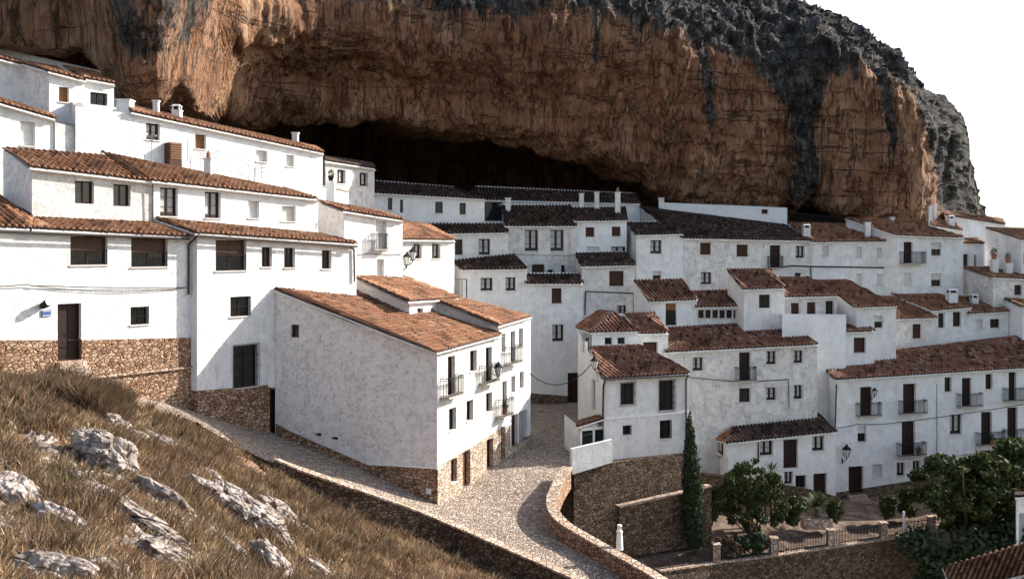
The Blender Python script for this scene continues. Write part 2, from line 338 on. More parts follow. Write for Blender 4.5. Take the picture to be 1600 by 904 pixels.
def interp(line, t): return float(np.interp(t, [p[0] for p in line], [p[1] for p in line]))
def zline(pl, pts, off=0.0):                 # pixel polyline -> (s, z) polyline on the plane
    return sorted((pl.s_at(x, off), pl.z_at(x, y, off)) for x, y in pts)
def strips(mb, pl, s0, s1, top, bot, ops, off=0.0, reveal=0.24):
    br = {s0, s1}
    for l in (top, bot): br |= {p[0] for p in l if s0 < p[0] < s1}
    for o in ops: br |= {x for x in o[:2] if s0 < x < s1}
    br = sorted(br)
    for a, b in zip(br[:-1], br[1:]):
        if b - a < 1e-5: continue
        mid = (a + b) / 2; seg = sorted([(o[2], o[3]) for o in ops if o[0] < mid < o[1]])
        ta, tb = interp(top, a), interp(top, b); la, lb = interp(bot, a), interp(bot, b)
        for z0, z1 in seg:
            na, nb = min(z0, ta), min(z0, tb)
            if na > la + 1e-4 or nb > lb + 1e-4:
                mb.poly([pl.pt(a, la, off), pl.pt(b, lb, off), pl.pt(b, max(nb, lb), off), pl.pt(a, max(na, la), off)])
            la, lb = max(la, min(z1, ta)), max(lb, min(z1, tb))
        if ta > la + 1e-4 or tb > lb + 1e-4:
            mb.poly([pl.pt(a, la, off), pl.pt(b, lb, off), pl.pt(b, tb, off), pl.pt(a, ta, off)])
    for o in ops:                            # the reveals of each opening, clipped to this band
        m_ = (o[0] + o[1]) / 2; z0 = max(o[2], interp(bot, m_)); z1 = min(o[3], interp(top, m_))
        if z1 - z0 < 0.05 or o[1] <= s0 or o[0] >= s1: continue
        A = lambda t, z, w: pl.pt(t, z, w)
        r = off - reveal
        mb.poly([A(o[0], z0, off), A(o[0], z1, off), A(o[0], z1, r), A(o[0], z0, r)])
        mb.poly([A(o[1], z1, off), A(o[1], z0, off), A(o[1], z0, r), A(o[1], z1, r)])
        if z1 == o[3]: mb.poly([A(o[0], z1, off), A(o[1], z1, off), A(o[1], z1, r), A(o[0], z1, r)])
        if z0 == o[2]: mb.poly([A(o[1], z0, off), A(o[0], z0, off), A(o[0], z0, r), A(o[1], z0, r)])

def pbox(mb, pl, s0, s1, z0, z1, o0, o1):    # a box in plane coordinates
    mb.hexa([pl.pt(s0, z0, o1), pl.pt(s1, z0, o1), pl.pt(s1, z0, o0), pl.pt(s0, z0, o0)],
            [pl.pt(s0, z1, o1), pl.pt(s1, z1, o1), pl.pt(s1, z1, o0), pl.pt(s0, z1, o0)])

# ------------------------------------------------------------------ openings
RV = 0.24
def add_opening(root, pl, rect, kind, off=0.0):
    """rect=(s0,s1,z0,z1). Builds the joinery as parts of the house."""
    s0, s1, z0, z1 = rect; w = s1 - s0; h = z1 - z0; b = off - RV
    fr = MB(); fm = 'wood'
    def frame(mb, a0, a1, c0, c1, t, o0, o1):
        pbox(mb, pl, a0, a0 + t, c0, c1, o0, o1); pbox(mb, pl, a1 - t, a1, c0, c1, o0, o1)
        pbox(mb, pl, a0 + t, a1 - t, c0, c0 + t, o0, o1); pbox(mb, pl, a0 + t, a1 - t, c1 - t, c1, o0, o1)
    door = kind in 'dmBDP'
    t = 0.06 if w > 0.5 else 0.04
    if kind in 'wgGrBnRkcP':
        frame(fr, s0, s1, z0, z1, t, b - 0.06, b + 0.02)
        if w > 0.62: pbox(fr, pl, (s0+s1)/2 - 0.035, (s0+s1)/2 + 0.035, z0 + t, z1 - t, b - 0.05, b + 0.015)
        if kind in 'wBrc' and w > 0.5:
            k = 3 if h > 1.4 else 2
            for i in range(1, k): pbox(fr, pl, s0 + t, s1 - t, z0 + h*i/k - 0.015, z0 + h*i/k + 0.015, b - 0.045, b + 0.008)
        part = obj('door' if door else 'window', fr, 'wood', root)
        gm = MB(); pbox(gm, pl, s0 + t * 0.5, s1 - t * 0.5, z0 + t * 0.5, z1 - t * 0.5, b - 0.04, b - 0.02); obj('glass', gm, 'glass', part)
        if kind in 'wc' and w > 0.55:
            cm = MB(); n_ = 8
            for side in (0, 1):
                a = s0 + t + 0.02 if side == 0 else (s0 + s1)/2 + 0.05; e = (s0 + s1)/2 - 0.05 if side == 0 else s1 - t - 0.02
                e2 = a + (e - a) * (0.75 if kind == 'w' else 1.0)
                pbox(cm, pl, a, e2, z0 + t + h * (0.0 if kind == 'c' else 0.12), z1 - t - 0.02, b - 0.0195, b - 0.0155)
            obj('curtain', cm, 'curtain', part)
    elif kind in 's':
        pbox(fr, pl, s0, s1, z0, z1, b - 0.05, b)
        k = max(4, int(h / 0.075))
        for i in range(k): pbox(fr, pl, s0 + 0.03, s1 - 0.03, z0 + h*i/k + 0.008, z0 + h*(i+1)/k - 0.006, b, b + 0.02)
        part = obj('shutter', fr, 'pvc', root)
    elif kind in 'bl':
        frame(fr, s0, s1, z0, z1, 0.05, b - 0.05, b + 0.05)
        k = max(4, int(h / 0.085))
        for i in range(k):
            a = z0 + 0.05 + (h - 0.1)*i/k
            pbox(fr, pl, s0 + 0.05, s1 - 0.05, a, a + (h-0.1)/k - 0.014, b - 0.03, b + 0.018)
        pbox(fr, pl, s0 + 0.04, s1 - 0.04, z0 + 0.04, z1 - 0.04, b - 0.05, b - 0.035)
        part = obj('shutter', fr, 'brown' if kind == 'b' else 'palewood', root)
    elif kind in 'dD':
        frame(fr, s0, s1, z0, z1, 0.07, b - 0.05, b + 0.03); part = obj('door', fr, 'wood', root)
        lf = MB(); pbox(lf, pl, s0 + 0.07, s1 - 0.07, z0 + 0.01, z1 - 0.07, b - 0.045, b - 0.01)
        mid = (s0 + s1) / 2
        for a, e in ((s0 + 0.13, mid - 0.04), (mid + 0.04, s1 - 0.13)):
            if e - a < 0.05: continue
            for c0, c1 in ((0.08, 0.40), (0.47, 0.92)): pbox(lf, pl, a, e, z0 + h*c0, z0 + h*c1, b - 0.01, b + 0.012)
        leaf = obj('door_leaf', lf, 'doorwood' if kind == 'd' else 'palewood', part)
        kb = MB(); kb.bar(pl.pt(mid + 0.05, z0 + h * 0.45, b + 0.01), pl.pt(mid + 0.05, z0 + h * 0.45, b + 0.06), 0.03, 8); obj('door_handle', kb, 'iron', part)
    elif kind == 'm':
        pbox(fr, pl, s0, s1, z0, z1, b - 0.05, b)
        k = 6
        for i in range(k): pbox(fr, pl, s0 + 0.03 + (w-0.06)*i/k, s0 + 0.03 + (w-0.06)*(i+1)/k - 0.02, z0 + 0.03, z1 - 0.03, b, b + 0.02)
        part = obj('garage_door', fr, 'greydoor', root)
    elif kind == 'v':
        pbox(fr, pl, s0, s1, z0, z1, b - 0.02, b); part = obj('vent', fr, 'iron', root)
    if kind in 'rR' or kind == 'P':
        sh = MB(); f_ = {'r': 0.52, 'R': 0.5, 'P': 0.3}[kind]; k = max(3, int(h * f_ / 0.07)); zb = z1 - h * f_
        for i in range(k): pbox(sh, pl, s0 + 0.02, s1 - 0.02, zb + (z1-zb)*i/k, zb + (z1-zb)*(i+1)/k - 0.008, b + 0.025, b + 0.05)
        obj('roller_blind', sh, {'r': 'brown', 'R': 'pvc', 'P': 'palewood'}[kind], part)
    if kind == 'r' or kind == 'P':
        rl = MB(); zt = z0 + min(0.95, h * 0.5)
        n_ = max(5, int(w / 0.12)); o_ = off - 0.05
        for i in range(n_ + 1): rl.bar(pl.pt(s0 + 0.03 + (w-0.06)*i/n_, z0 + 0.03, o_), pl.pt(s0 + 0.03 + (w-0.06)*i/n_, zt, o_), 0.011, 4)
        pbox(rl, pl, s0, s1, zt, zt + 0.03, o_ - 0.015, o_ + 0.015); pbox(rl, pl, s0, s1, z0 + 0.04, z0 + 0.065, o_ - 0.012, o_ + 0.012)
        obj('railing', rl, 'iron', part)
    if kind in 'gG':
        rl = MB(); e = 0.05 if kind == 'G' else -0.01; o_ = off + 0.05 if kind == 'G' else off - 0.06
        n_ = max(4, int(w / 0.13))
        for i in range(n_ + 1):
            a = s0 - e + (w + 2*e)*i/n_; rl.bar(pl.pt(a, z0 - e, o_), pl.pt(a, z1 + e, o_), 0.013, 4)
        k = max(2, int(h / 0.45))
        for i in range(k + 1):
            c = z0 - e + (h + 2*e)*i/k; pbox(rl, pl, s0 - e, s1 + e, c - 0.012, c + 0.012, o_ - 0.01, o_ + 0.01)
        if kind == 'G':
            for c in (z0, z1):
                for a in (s0 - e, s1 + e): rl.bar(pl.pt(a, c, off - 0.02), pl.pt(a, c, o_), 0.012, 4)
        obj('grille', rl, 'iron', part)
    if not door and kind not in 'vk' and w > 0.35:
        sm = MB(); pbox(sm, pl, s0 - 0.05, s1 + 0.05, z0 - 0.05, z0 + 0.012, off - RV + 0.03, off + 0.06); obj('sill', sm, 'sill', part)
    return part
def balcony(root, pl, s0, s1, z, depth=0.5, hh=0.95, off=0.0):
    sl = MB(); pbox(sl, pl, s0, s1, z - 0.09, z, off - 0.01, off + depth); part = obj('balcony', sl, 'slab', root)
    rl = MB(); o = off + depth - 0.03; a0, a1 = s0 + 0.03, s1 - 0.03
    def runs(p, q, n_):
        for i in range(n_ + 1):
            u = p + (q - p) * i / n_; rl.bar(u + np.array((0, 0, 0.02)), u + np.array((0, 0, hh)), 0.016, 4)
        for c in (0.05, hh - 0.12, hh): rl.bar(p + np.array((0, 0, c)), q + np.array((0, 0, c)), 0.018 if c < hh else 0.026, 4)
    L0, L1 = pl.pt(a0, z, off), pl.pt(a0, z, o); R0, R1 = pl.pt(a1, z, off), pl.pt(a1, z, o)
    runs(L1, R1, max(5, int((a1 - a0) / 0.11))); runs(L0, L1, max(3, int(depth / 0.13))); runs(R0, R1, max(3, int(depth / 0.13)))
    obj('railing', rl, 'iron', part); return part

# ------------------------------------------------------------------ tiled roofs
def roof_mesh(poly, a2, per=0.29, row=0.40, amp=0.10, lower=None):
    """poly: 3D points (convex in plan), a2: unit 2D direction along the eave. Barrel tile sheet as numpy grid."""
    P = np.array(poly); n2 = np.array((a2[1], -a2[0]))
    U = P[:, :2] @ a2; N = P[:, :2] @ n2; u0, u1 = U.min(), U.max()
    spp = 8; nu = max(2, int(round((u1 - u0) / per)) * spp + 1)
    us = np.linspace(u0 + 1e-4, u1 - 1e-4, nu)
    lo = np.zeros((nu, 3)); hi = np.zeros((nu, 3)); k = len(P)
    for i, u in enumerate(us):
        hits = []
        for j in range(k):
            a, b = U[j], U[(j + 1) % k]
            if (a - u) * (b - u) <= 0 and abs(a - b) > 1e-9:
                t = (u - a) / (b - a); hits.append((N[j] + (N[(j+1) % k] - N[j]) * t, P[j] + (P[(j+1) % k] - P[j]) * t))
        hits.sort(key=lambda h: h[0]); hi[i] = hits[0][1]; lo[i] = hits[-1][1]     # larger n = further out = lower
    L = np.linalg.norm(hi - lo, axis=1).max(); nr = max(2, int(L / row))
    tcol = np.floor((us - u0) / per); ph = ((us - u0) / per) % 1.0
    prof = amp * np.where(ph < 0.62, np.abs(np.sin(np.pi * ph / 0.62)) ** 0.7 * 1.0, -0.35 * np.sin(np.pi * (ph - 0.62) / 0.38))
    jit = rng.normal(0, 0.008, (nr + 1, int(tcol.max()) + 2)); crk = rng.normal(0, 0.012, (nr + 1, int(tcol.max()) + 2))
    V = []; UV = []
    slope = (hi - lo); ln = np.linalg.norm(slope, axis=1)[:, None] + 1e-6; sd = slope / ln
    up = np.cross(np.append(a2, 0)[None, :].repeat(nu, 0), sd); up[up[:, 2] < 0] *= -1
    for r in range(nr):
        for e in (0, 1):
            f = min(1.0, (r + e * 0.999 + (0.10 if e else 0)) / nr)
            base = lo + slope * f
            tj = jit[r][tcol.astype(int)]
            hgt = prof * (1.12 - 0.22 * e) + (0.030 - 0.034 * e) + tj * 0.6 + 0.02
            V.append(base + up * hgt[:, None] + sd * (crk[r][tcol.astype(int)] * (1 - e))[:, None])
            UV.append(np.stack([tcol + np.clip(ph, .02, .98), np.full(nu, r + (0.02 if e == 0 else 0.98))], 1))
    V = np.concatenate(V); UV = np.concatenate(UV); nR = 2 * nr
    idx = np.arange(nR * nu).reshape(nR, nu)
    Fq = np.stack([idx[:-1, :-1], idx[:-1, 1:], idx[1:, 1:], idx[1:, :-1]], -1).reshape(-1, 4)
    # a skirt hanging from the eave row so the barrel ends read thick
    sk = V[:nu].copy(); sk[:, 2] -= (0.05 + np.maximum(prof, 0) * 0.35); sk = sk + np.append(-n2, 0) * 0.03
    V2 = np.concatenate([V, sk]); UV2 = np.concatenate([UV, UV[:nu] + np.array((0, 37))])
    s = np.arange(nu) + len(V); Fs = np.stack([s[:-1], s[1:], idx[0, 1:], idx[0, :-1]], -1)
    return V2, np.concatenate([Fq, Fs]), UV2, lo, hi
def roof(root, poly, pl_or_dir, mat='tile', caps=(), under=True, per=0.29, row=0.4, under_mat='white', name='roof', amp=0.12):
    a2 = pl_or_dir.d if hasattr(pl_or_dir, 'd') else np.array(pl_or_dir)
    V, Fc, UV, lo, hi = roof_mesh(poly, a2, per, row, amp)
    ro = obj(name, (V, Fc), mat, root, uv=UV)
    P = [np.array(p) for p in poly]
    if under:
        mb = MB(); nn = lo.shape[0]; ix = sorted(set(list(range(0, nn, 8)) + [nn - 1]))
        for i, j in zip(ix[:-1], ix[1:]):
            r4 = []
            for q in (i, j):
                c_ = (lo[q] + hi[q]) / 2; r4.append((c_ + (lo[q] - c_) * .99, c_ + (hi[q] - c_) * .99))
            (l0, h0), (l1, h1_) = r4; dz = np.array((0, 0, 1.0))
            mb.poly([l0 - dz*.03, l1 - dz*.03, h1_ - dz*.03, h0 - dz*.03]); mb.poly([l1 - dz*.11, l0 - dz*.11, h0 - dz*.11, h1_ - dz*.11])
            mb.poly([l0 - dz*.11, l1 - dz*.11, l1 - dz*.03, l0 - dz*.03])
            if i == 0: mb.poly([h0 - dz*.11, l0 - dz*.11, l0 - dz*.03, h0 - dz*.03])
            if j == nn - 1: mb.poly([l1 - dz*.11, h1_ - dz*.11, h1_ - dz*.03, l1 - dz*.03])
        obj('roof_deck', mb, under_mat, ro)
    for (i, j, m_) in caps:
        mb = MB(); a, b = P[i] + np.array((0, 0, 0.04)), P[j] + np.array((0, 0, 0.04)); n_ = max(1, int(np.linalg.norm(b - a) / 0.4))
        for q in range(n_):
            p0 = a + (b - a) * q / n_; p1 = a + (b - a) * (q + 1) / n_
            mb.bar(p0, p1, 0.105 if m_ != 'white' else 0.08, 8, 0.085 if m_ != 'white' else 0.08)
        obj('ridge_cap', mb, 'whitepaint' if m_ == 'white' else m_, ro)
    return ro

def chimney(ro, px0, py0, px1, py1, Y, style='plain', depth=None, mat='white'):
    a = W(px0, py1, Y); b = W(px1, py0, Y); w = b[0] - a[0]; d = depth or w; zt = b[2]
    mb = MB(); h = zt - a[2] + 1.0; z0 = a[2] - 1.0
    x0, x1, y0, y1 = a[0], b[0], Y - d/2, Y + d/2
    if style == 'cap':
        zt2 = zt - 0.32
        mb.box(x0, y0, z0, x1, y1, zt2); mb.box(x0 - 0.04, y0 - 0.04, zt2, x1 + 0.04, y1 + 0.04, zt2 + 0.05)
        for cx in (x0 + 0.03, x1 - 0.11):
            for cy in (y0 + 0.03, y1 - 0.11): mb.box(cx, cy, zt2 + 0.05, cx + 0.08, cy + 0.08, zt - 0.06)
        mb.hexa([(x0-0.04,y0-0.04,zt-0.06),(x1+0.04,y0-0.04,zt-0.06),(x1+0.04,y1+0.04,zt-0.06),(x0-0.04,y1+0.04,zt-0.06)],
                [(x0+0.1,y0+0.1,zt+0.06),(x1-0.1,y0+0.1,zt+0.06),(x1-0.1,y1-0.1,zt+0.06),(x0+0.1,y1-0.1,zt+0.06)])
        ch = obj('chimney', mb, mat, ro)
        fm = MB(); fm.box(x0 + 0.1, y0 + 0.1, zt2 + 0.04, x1 - 0.1, y1 - 0.1, zt - 0.05); obj('flue', fm, 'iron', ch)
    else:
        mb.box(x0, y0, z0, x1, y1, zt - 0.08); mb.box(x0 - 0.05, y0 - 0.05, zt - 0.08, x1 + 0.05, y1 + 0.05, zt); ch = obj('chimney', mb, mat, ro)
        if style == 'pot':
            fm = MB(); fm.lathe(((x0+x1)/2, Y, zt), [(w*0.3, 0), (w*0.34, 0.12), (w*0.22, 0.3), (w*0.1, 0.42)], 8); obj('flue', fm, 'clay', ch)
    return ch

HOUSES = {}
def opening(pl, x0, y0, x1, y1, off=0.0):
    s0, s1 = pl.s_at(x0, off), pl.s_at(x1, off); m_ = (x0 + x1) / 2
    return (s0, s1, pl.z_at(m_, y1, off), pl.z_at(m_, y0, off))
def rake_fix(p): return p
def house(label, pl, eL, eR, rL, rR, D, base, wins=(), off=0.0, mat='white', sidemat=None, tile='tile', stone=None, name='house',
          caps=((2, 3, 'white'),), oh=0.3, extra=1.5, cornice=True, roofpoly=None, group='houses of the white village', balconies=(), deck='white', stonemat='stone', row=0.4, lside=True, amp=0.12):
    """eL,eR eave pixels (wall plane + overhang); rL,rR ridge pixels on the plane D behind; base pixel polyline of the wall foot."""
    pl = pl.shift(off)
    s0, s1 = pl.s_at(eL[0]), pl.s_at(eR[0])
    zL, zR = pl.z_at(*eL, oh), pl.z_at(*eR, oh)
    EL, ER = pl.P(*eL, oh), pl.P(*eR, oh); RL, RR = pl.P(*rL, -D), pl.P(*rR, -D)
    bl = zline(pl, base)
    zb = min(p[1] for p in bl); c = pl.pt((s0 + s1)/2, zb)
    root = thing(name, label, 'house', tuple(c), group)
    ops = [opening(pl, *w[:4]) for w in wins]
    mb = MB(); top = [(s0, zL - 0.03), (s1, zR - 0.03)]
    foot = [(s, z) for s, z in bl]
    if stone is not None:
        sl = zline(pl, stone)
        strips(mb, pl, s0, s1, top, sl, ops)
        sm = MB(); low = [(s, z - extra) for s, z in foot]; strips(sm, pl, s0, s1, sl, low, ops, 0.035)
        for a, b in zip(sorted({s0, s1} | {p[0] for p in sl if s0 < p[0] < s1})[:-1], sorted({s0, s1} | {p[0] for p in sl if s0 < p[0] < s1})[1:]):
            if any(o[0] < (a+b)/2 < o[1] and o[2] < interp(sl, (a+b)/2) < o[3] for o in ops): continue
            sm.poly([pl.pt(a, interp(sl, a), 0.035), pl.pt(b, interp(sl, b), 0.035), pl.pt(b, interp(sl, b), -0.01), pl.pt(a, interp(sl, a), -0.01)])
        e = interp(sl, s0), interp(sl, s1)
        A, B = pl.pt(s0 - .02, 0, 0.035), pl.pt(s1 + .02, 0, 0.035)
        bz = min(z for s, z in foot) - extra
        k1 = RL - np.append(pl.d * .02, 0); k2 = RR + np.append(pl.d * .02, 0)
        if not lside: k1 = A
        g = lambda q, z: (q[0], q[1], z)
        sm.poly([g(A, bz), g(A, e[0]), g(k1, e[0]), g(k1, bz)]); sm.poly([g(B, bz), g(k2, bz), g(k2, e[1]), g(B, e[1])])
        obj('stone_base', sm, stonemat, root)
    else:
        low = [(s, z - extra) for s, z in foot]; strips(mb, pl, s0, s1, top, low, ops)
    bz = min(z for s, z in foot) - extra
    TL, TR = pl.pt(s0, zL - 0.03), pl.pt(s1, zR - 0.03)
    dn = np.array((0, 0, -0.07))
    def g(q, z): return np.array((q[0], q[1], z))
    sides = MB()
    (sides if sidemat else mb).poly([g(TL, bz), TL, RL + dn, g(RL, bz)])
    mb.poly([TR, g(TR, bz), g(RR, bz), RR + dn])
    mb.poly([RL + dn, RR + dn, g(RR, bz), g(RL, bz)])
    if mat == 'white': mat = ('white', 'white_b', 'white_c', 'white')[len(HOUSES) % 4]
    HOUSES[label] = mat
    wall = obj('wall', mb, mat, root)
    if sidemat: obj('gable_wall', sides, sidemat, root)
    ro = None
    if tile:
        e = 0.10
        dL = np.append(-pl.d * e, 0); dR = np.append(pl.d * e, 0)
        poly = [EL + dL, ER + dR, RR + dR, RL + dL] if roofpoly is None else [pl.P(x, y, o) for x, y, o in roofpoly]
        ro = roof(root, poly, pl, tile, caps, under_mat=deck, row=row, amp=amp)
        if cornice:
            cm = MB()
            cm.hexa([pl.pt(s0, zL - 0.16, 0.10), pl.pt(s1, zR - 0.16, 0.10), pl.pt(s1, zR - 0.16, 0.002), pl.pt(s0, zL - 0.16, 0.002)],
                    [pl.pt(s0, zL - 0.085, oh * 0.62), pl.pt(s1, zR - 0.085, oh * 0.62), pl.pt(s1, zR - 0.085, 0.002), pl.pt(s0, zL - 0.085, 0.002)])
            obj('cornice', cm, 'whitepaint', root)
    for w, o in zip(wins, ops):
        add_opening(root, pl, o, w[4] if len(w) > 4 else 'w')
    for b_ in balconies:
        x0, x1, y = b_[:3]; m_ = (x0 + x1)/2
        balcony(root, pl, pl.s_at(x0, 0.25), pl.s_at(x1, 0.25), pl.z_at(m_, y, 0.25), b_[3] if len(b_) > 3 else 0.45)
    return root, ro, pl

# ================================================================== HOUSES
L = Plane((0, 41.8), (430, 52.5))
FC = Plane((683, 50), (828, 61))
PLW = Plane((430, 52.5), (683, 50))

# ---- left row
h1, r1, p1 = house("low white house on far left, stone base, blue plaque and dark door", L, (-70, 353), (308, 369), (-70, 343), (236, 350), 2.1,
    [(-70, 620), (60, 612), (304, 645)],
    [(110, 369, 168, 414, 'r'), (205, 372, 262, 417, 'r'), (90, 474, 127, 563, 'd'), (204, 479, 233, 507, 'g')],
    off=-0.4, stone=[(-70, 531), (127, 531), (303, 527)], roofpoly=[(50, 357, .3), (297, 370, .3), (240, 349, -2.1), (50, 341, -2.1)], caps=(), stonemat='stone')
roof(h1, [p1.P(-70, 352, .3), p1.P(51, 357, .3), p1.P(51, 341, -2.1), p1.P(0, 308, -5), p1.P(-70, 278, -5.6)], p1, 'tile')
h2, r2, p2 = house("white upper house with rough grey left gable and two plain dark windows", L, (50, 261), (241, 284), (5, 232), (158, 243), 3.0,
    [(50, 365), (245, 360)], [(117, 283, 147, 318, 'k'), (177, 288, 204, 322, 'k')], off=-2.5, sidemat='grey_render', caps=())
h2b, r2b, p2b = house("long white upper house with two tall glazed and two white shuttered windows", L, (240, 282), (496, 311), (160, 239), (440, 296), 3.2,
    [(240, 355), (495, 388)], [(250, 293, 278, 338, 'w'), (320, 300, 345, 341, 'w'), (388, 314, 405, 341, 's'), (440, 322, 462, 346, 's')], off=-2.4, caps=())
h3, r3, p3 = house("tall three storey white house between the stone based house and the big central gable", L, (308, 364), (557, 381), (244, 342), (492, 366), 2.5,
    [(300, 648), (423, 690), (560, 690)],
    [(337, 375, 385, 423, 'r'), (409, 386, 425, 417, 'n'), (444, 387, 461, 418, 'n'), (503, 391, 518, 420, 'n'), (360, 463, 392, 494, 'g'), (365, 539, 403, 605, 'G'), (421, 606, 447, 680, 'd')],
    stone=[(300, 611), (418, 601), (419, 605), (560, 605)], caps=(), extra=2.5)
h4, r4, p4 = house("small sunlit white house with pale balcony door and rough grey side gable", L, (538, 329), (629, 344), (497, 314), (590, 331), 3.0,
    [(538, 470), (628, 470)], [(587, 345, 604, 390, 's'), (589, 405, 600, 430, 's')], off=-2.0, sidemat='grey_render', balconies=[(584, 606, 389, 0.35)], caps=(), row=.35)
H5P = Plane((626, 64.5), (708, 69))
h5, r5, p5 = house("small sunlit white house with two windows behind the twin wall lamps", H5P, (626, 374), (710, 375), (622, 344), (668, 352), 4.0,
    [(626, 470), (708, 470)], [(646, 381, 659, 404, 'w'), (675, 381, 688, 404, 'w')], caps=())

# ---- upper row on the left, under the overhang
U = L.shift(-7.0)
uA, rA, pA = house("long white terrace wall house under the cliff with brown louvred shutter and small chimneys", U, (208, 175), (504, 239), (196, 165), (492, 231), 3.5,
    [(208, 300), (500, 330)], [(228, 193, 250, 219, 'w'), (305, 210, 322, 233, 'l'), (400, 235, 418, 253, 's'), (447, 242, 460, 260, 's')], caps=(), oh=0.25)
ut, rt, pt_ = house("plain white terrace block with parapet in front of the highest left house", U, (118, 164), (209, 176), (112, 157), (200, 168), 3.0,
    [(118, 290), (209, 300)], [], tile=None)
ul, rl_, pul = house("low white annex with bricked up window at the left edge below the top row", U, (-70, 140), (86, 186), (-70, 132), (70, 178), 2.5,
    [(-70, 290), (118, 290)], [(32, 190, 55, 228, 's')], off=-0.3, caps=(), oh=0.3)
ulx, _, _ = house("blank white wall block between the bricked up annex and the terrace block", U, (86, 189), (119, 197), (86, 186), (119, 193), 2.5,
    [(86, 290), (119, 290)], [], off=-0.2, tile=None)
u1, ru1, pu1 = house("highest left white house with one louvred window and dog tooth eave against the cliff", L, (77, 111), (132, 126), (10, 92), (84, 106), 3.0,
    [(77, 230), (140, 235)], [(92, 136, 108, 160, 'l')], off=-10.0, sidemat='grey_render', caps=())
u1b, ru1b, _ = house("recessed white bay with black barred terrace window tucked under the rock bulge", L, (131, 122), (178, 131), (100, 104), (140, 112), 3.0,
    [(128, 230), (215, 235)], [(141, 145, 168, 168, 'g')], off=-11.2, caps=())
u0, ru0, _ = house("bluish shaded white house at the top left edge beside the grey gable", L, (-90, 68), (34, 101), (-120, 60), (0, 88), 3.0,
    [(-90, 230), (40, 230)], [], off=-12.0, caps=())
u2, ru2, pu2 = house("white house at the mouth of the dark cave with two small dark windows", Plane((509, 67), (583, 72.5)), (509, 251), (585, 263), (505, 245), (580, 256), 3.0,
    [(495, 345), (590, 345)], [(527, 265, 540, 287, 'w'), (562, 270, 575, 291, 'w')], caps=(), tile='darktile')

# ---- shaded middle rows
OT = 'darktile'
u3a = house("long low white house under the cave roof with dark tiles and four small windows", Plane((583, 77), (756, 79.5)), (585, 301), (757, 311), (583, 283), (706, 293), 5.0,
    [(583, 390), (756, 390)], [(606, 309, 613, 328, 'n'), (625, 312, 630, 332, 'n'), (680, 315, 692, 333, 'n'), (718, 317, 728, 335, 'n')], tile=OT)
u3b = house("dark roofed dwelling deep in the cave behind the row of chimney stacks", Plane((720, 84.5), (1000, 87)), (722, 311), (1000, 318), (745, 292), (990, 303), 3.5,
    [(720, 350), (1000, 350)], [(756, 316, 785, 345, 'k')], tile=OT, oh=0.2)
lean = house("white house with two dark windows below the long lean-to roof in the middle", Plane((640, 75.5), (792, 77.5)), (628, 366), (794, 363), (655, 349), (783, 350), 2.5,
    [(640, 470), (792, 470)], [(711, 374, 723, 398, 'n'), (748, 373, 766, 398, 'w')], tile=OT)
u4 = house("white house with a pair of tall black framed windows under a steep dark roof", Plane((788, 78.5), (898, 80)), (790, 353), (900, 353), (785, 321), (890, 321), 4.0,
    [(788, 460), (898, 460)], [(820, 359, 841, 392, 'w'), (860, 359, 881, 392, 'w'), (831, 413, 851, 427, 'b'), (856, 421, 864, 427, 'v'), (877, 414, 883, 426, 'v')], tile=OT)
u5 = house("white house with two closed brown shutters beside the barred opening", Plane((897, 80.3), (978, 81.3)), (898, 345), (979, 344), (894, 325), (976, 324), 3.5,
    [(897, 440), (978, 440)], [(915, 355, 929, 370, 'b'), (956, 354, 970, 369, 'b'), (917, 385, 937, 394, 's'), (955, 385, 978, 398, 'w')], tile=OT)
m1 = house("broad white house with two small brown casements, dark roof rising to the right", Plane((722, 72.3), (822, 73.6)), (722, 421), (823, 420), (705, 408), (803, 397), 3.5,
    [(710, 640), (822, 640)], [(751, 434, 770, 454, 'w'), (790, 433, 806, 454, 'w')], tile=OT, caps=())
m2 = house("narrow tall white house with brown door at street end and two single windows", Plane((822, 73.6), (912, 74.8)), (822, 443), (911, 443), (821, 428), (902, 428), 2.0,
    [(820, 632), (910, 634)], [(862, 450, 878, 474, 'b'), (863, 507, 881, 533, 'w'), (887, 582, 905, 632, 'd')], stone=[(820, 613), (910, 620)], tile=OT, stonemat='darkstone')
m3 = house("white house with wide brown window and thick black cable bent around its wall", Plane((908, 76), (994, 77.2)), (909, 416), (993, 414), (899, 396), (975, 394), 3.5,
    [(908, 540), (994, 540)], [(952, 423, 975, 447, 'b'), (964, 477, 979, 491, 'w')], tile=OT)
RT = 'redtile'
b0 = house("white corner tower with hipped roof and two tiny square windows above the lower tiled roof", Plane((925, 66.0), (995, 67.0)), (925, 518), (996, 516), (935, 487), (975, 488), 4.0,
    [(903, 640), (995, 640)], [(945, 527, 957, 538, 'k'), (965, 527, 977, 537, 'k')], tile=RT,
    roofpoly=[(922, 519, .3), (998, 517, .3), (975, 500, -1.4), (958, 488, -2.6), (957, 488, -2.6)], caps=((0, 4, 'redtile'), (1, 3, 'redtile')))
b0p = b0[2]
roof(b0[0], [b0p.P(921, 519, .3), b0p.P(957, 488, -2.6), b0p.P(936, 486, -4.6), b0p.P(900, 512, -4.4)], np.array((0.35, -0.937)), 'redtile', caps=((1, 2, 'redtile'),))
b0b = house("recessed white house with brown shuttered window between hipped tower and long tiled roof", Plane((993, 68), (1045, 68.8)), (994, 521), (1044, 520), (960, 490), (1020, 489), 4.0,
    [(993, 640), (1045, 640)], [(1005, 534, 1028, 560, 'b')], tile=RT, caps=())
R1P = Plane((945, 59.3), (1075, 61.6))
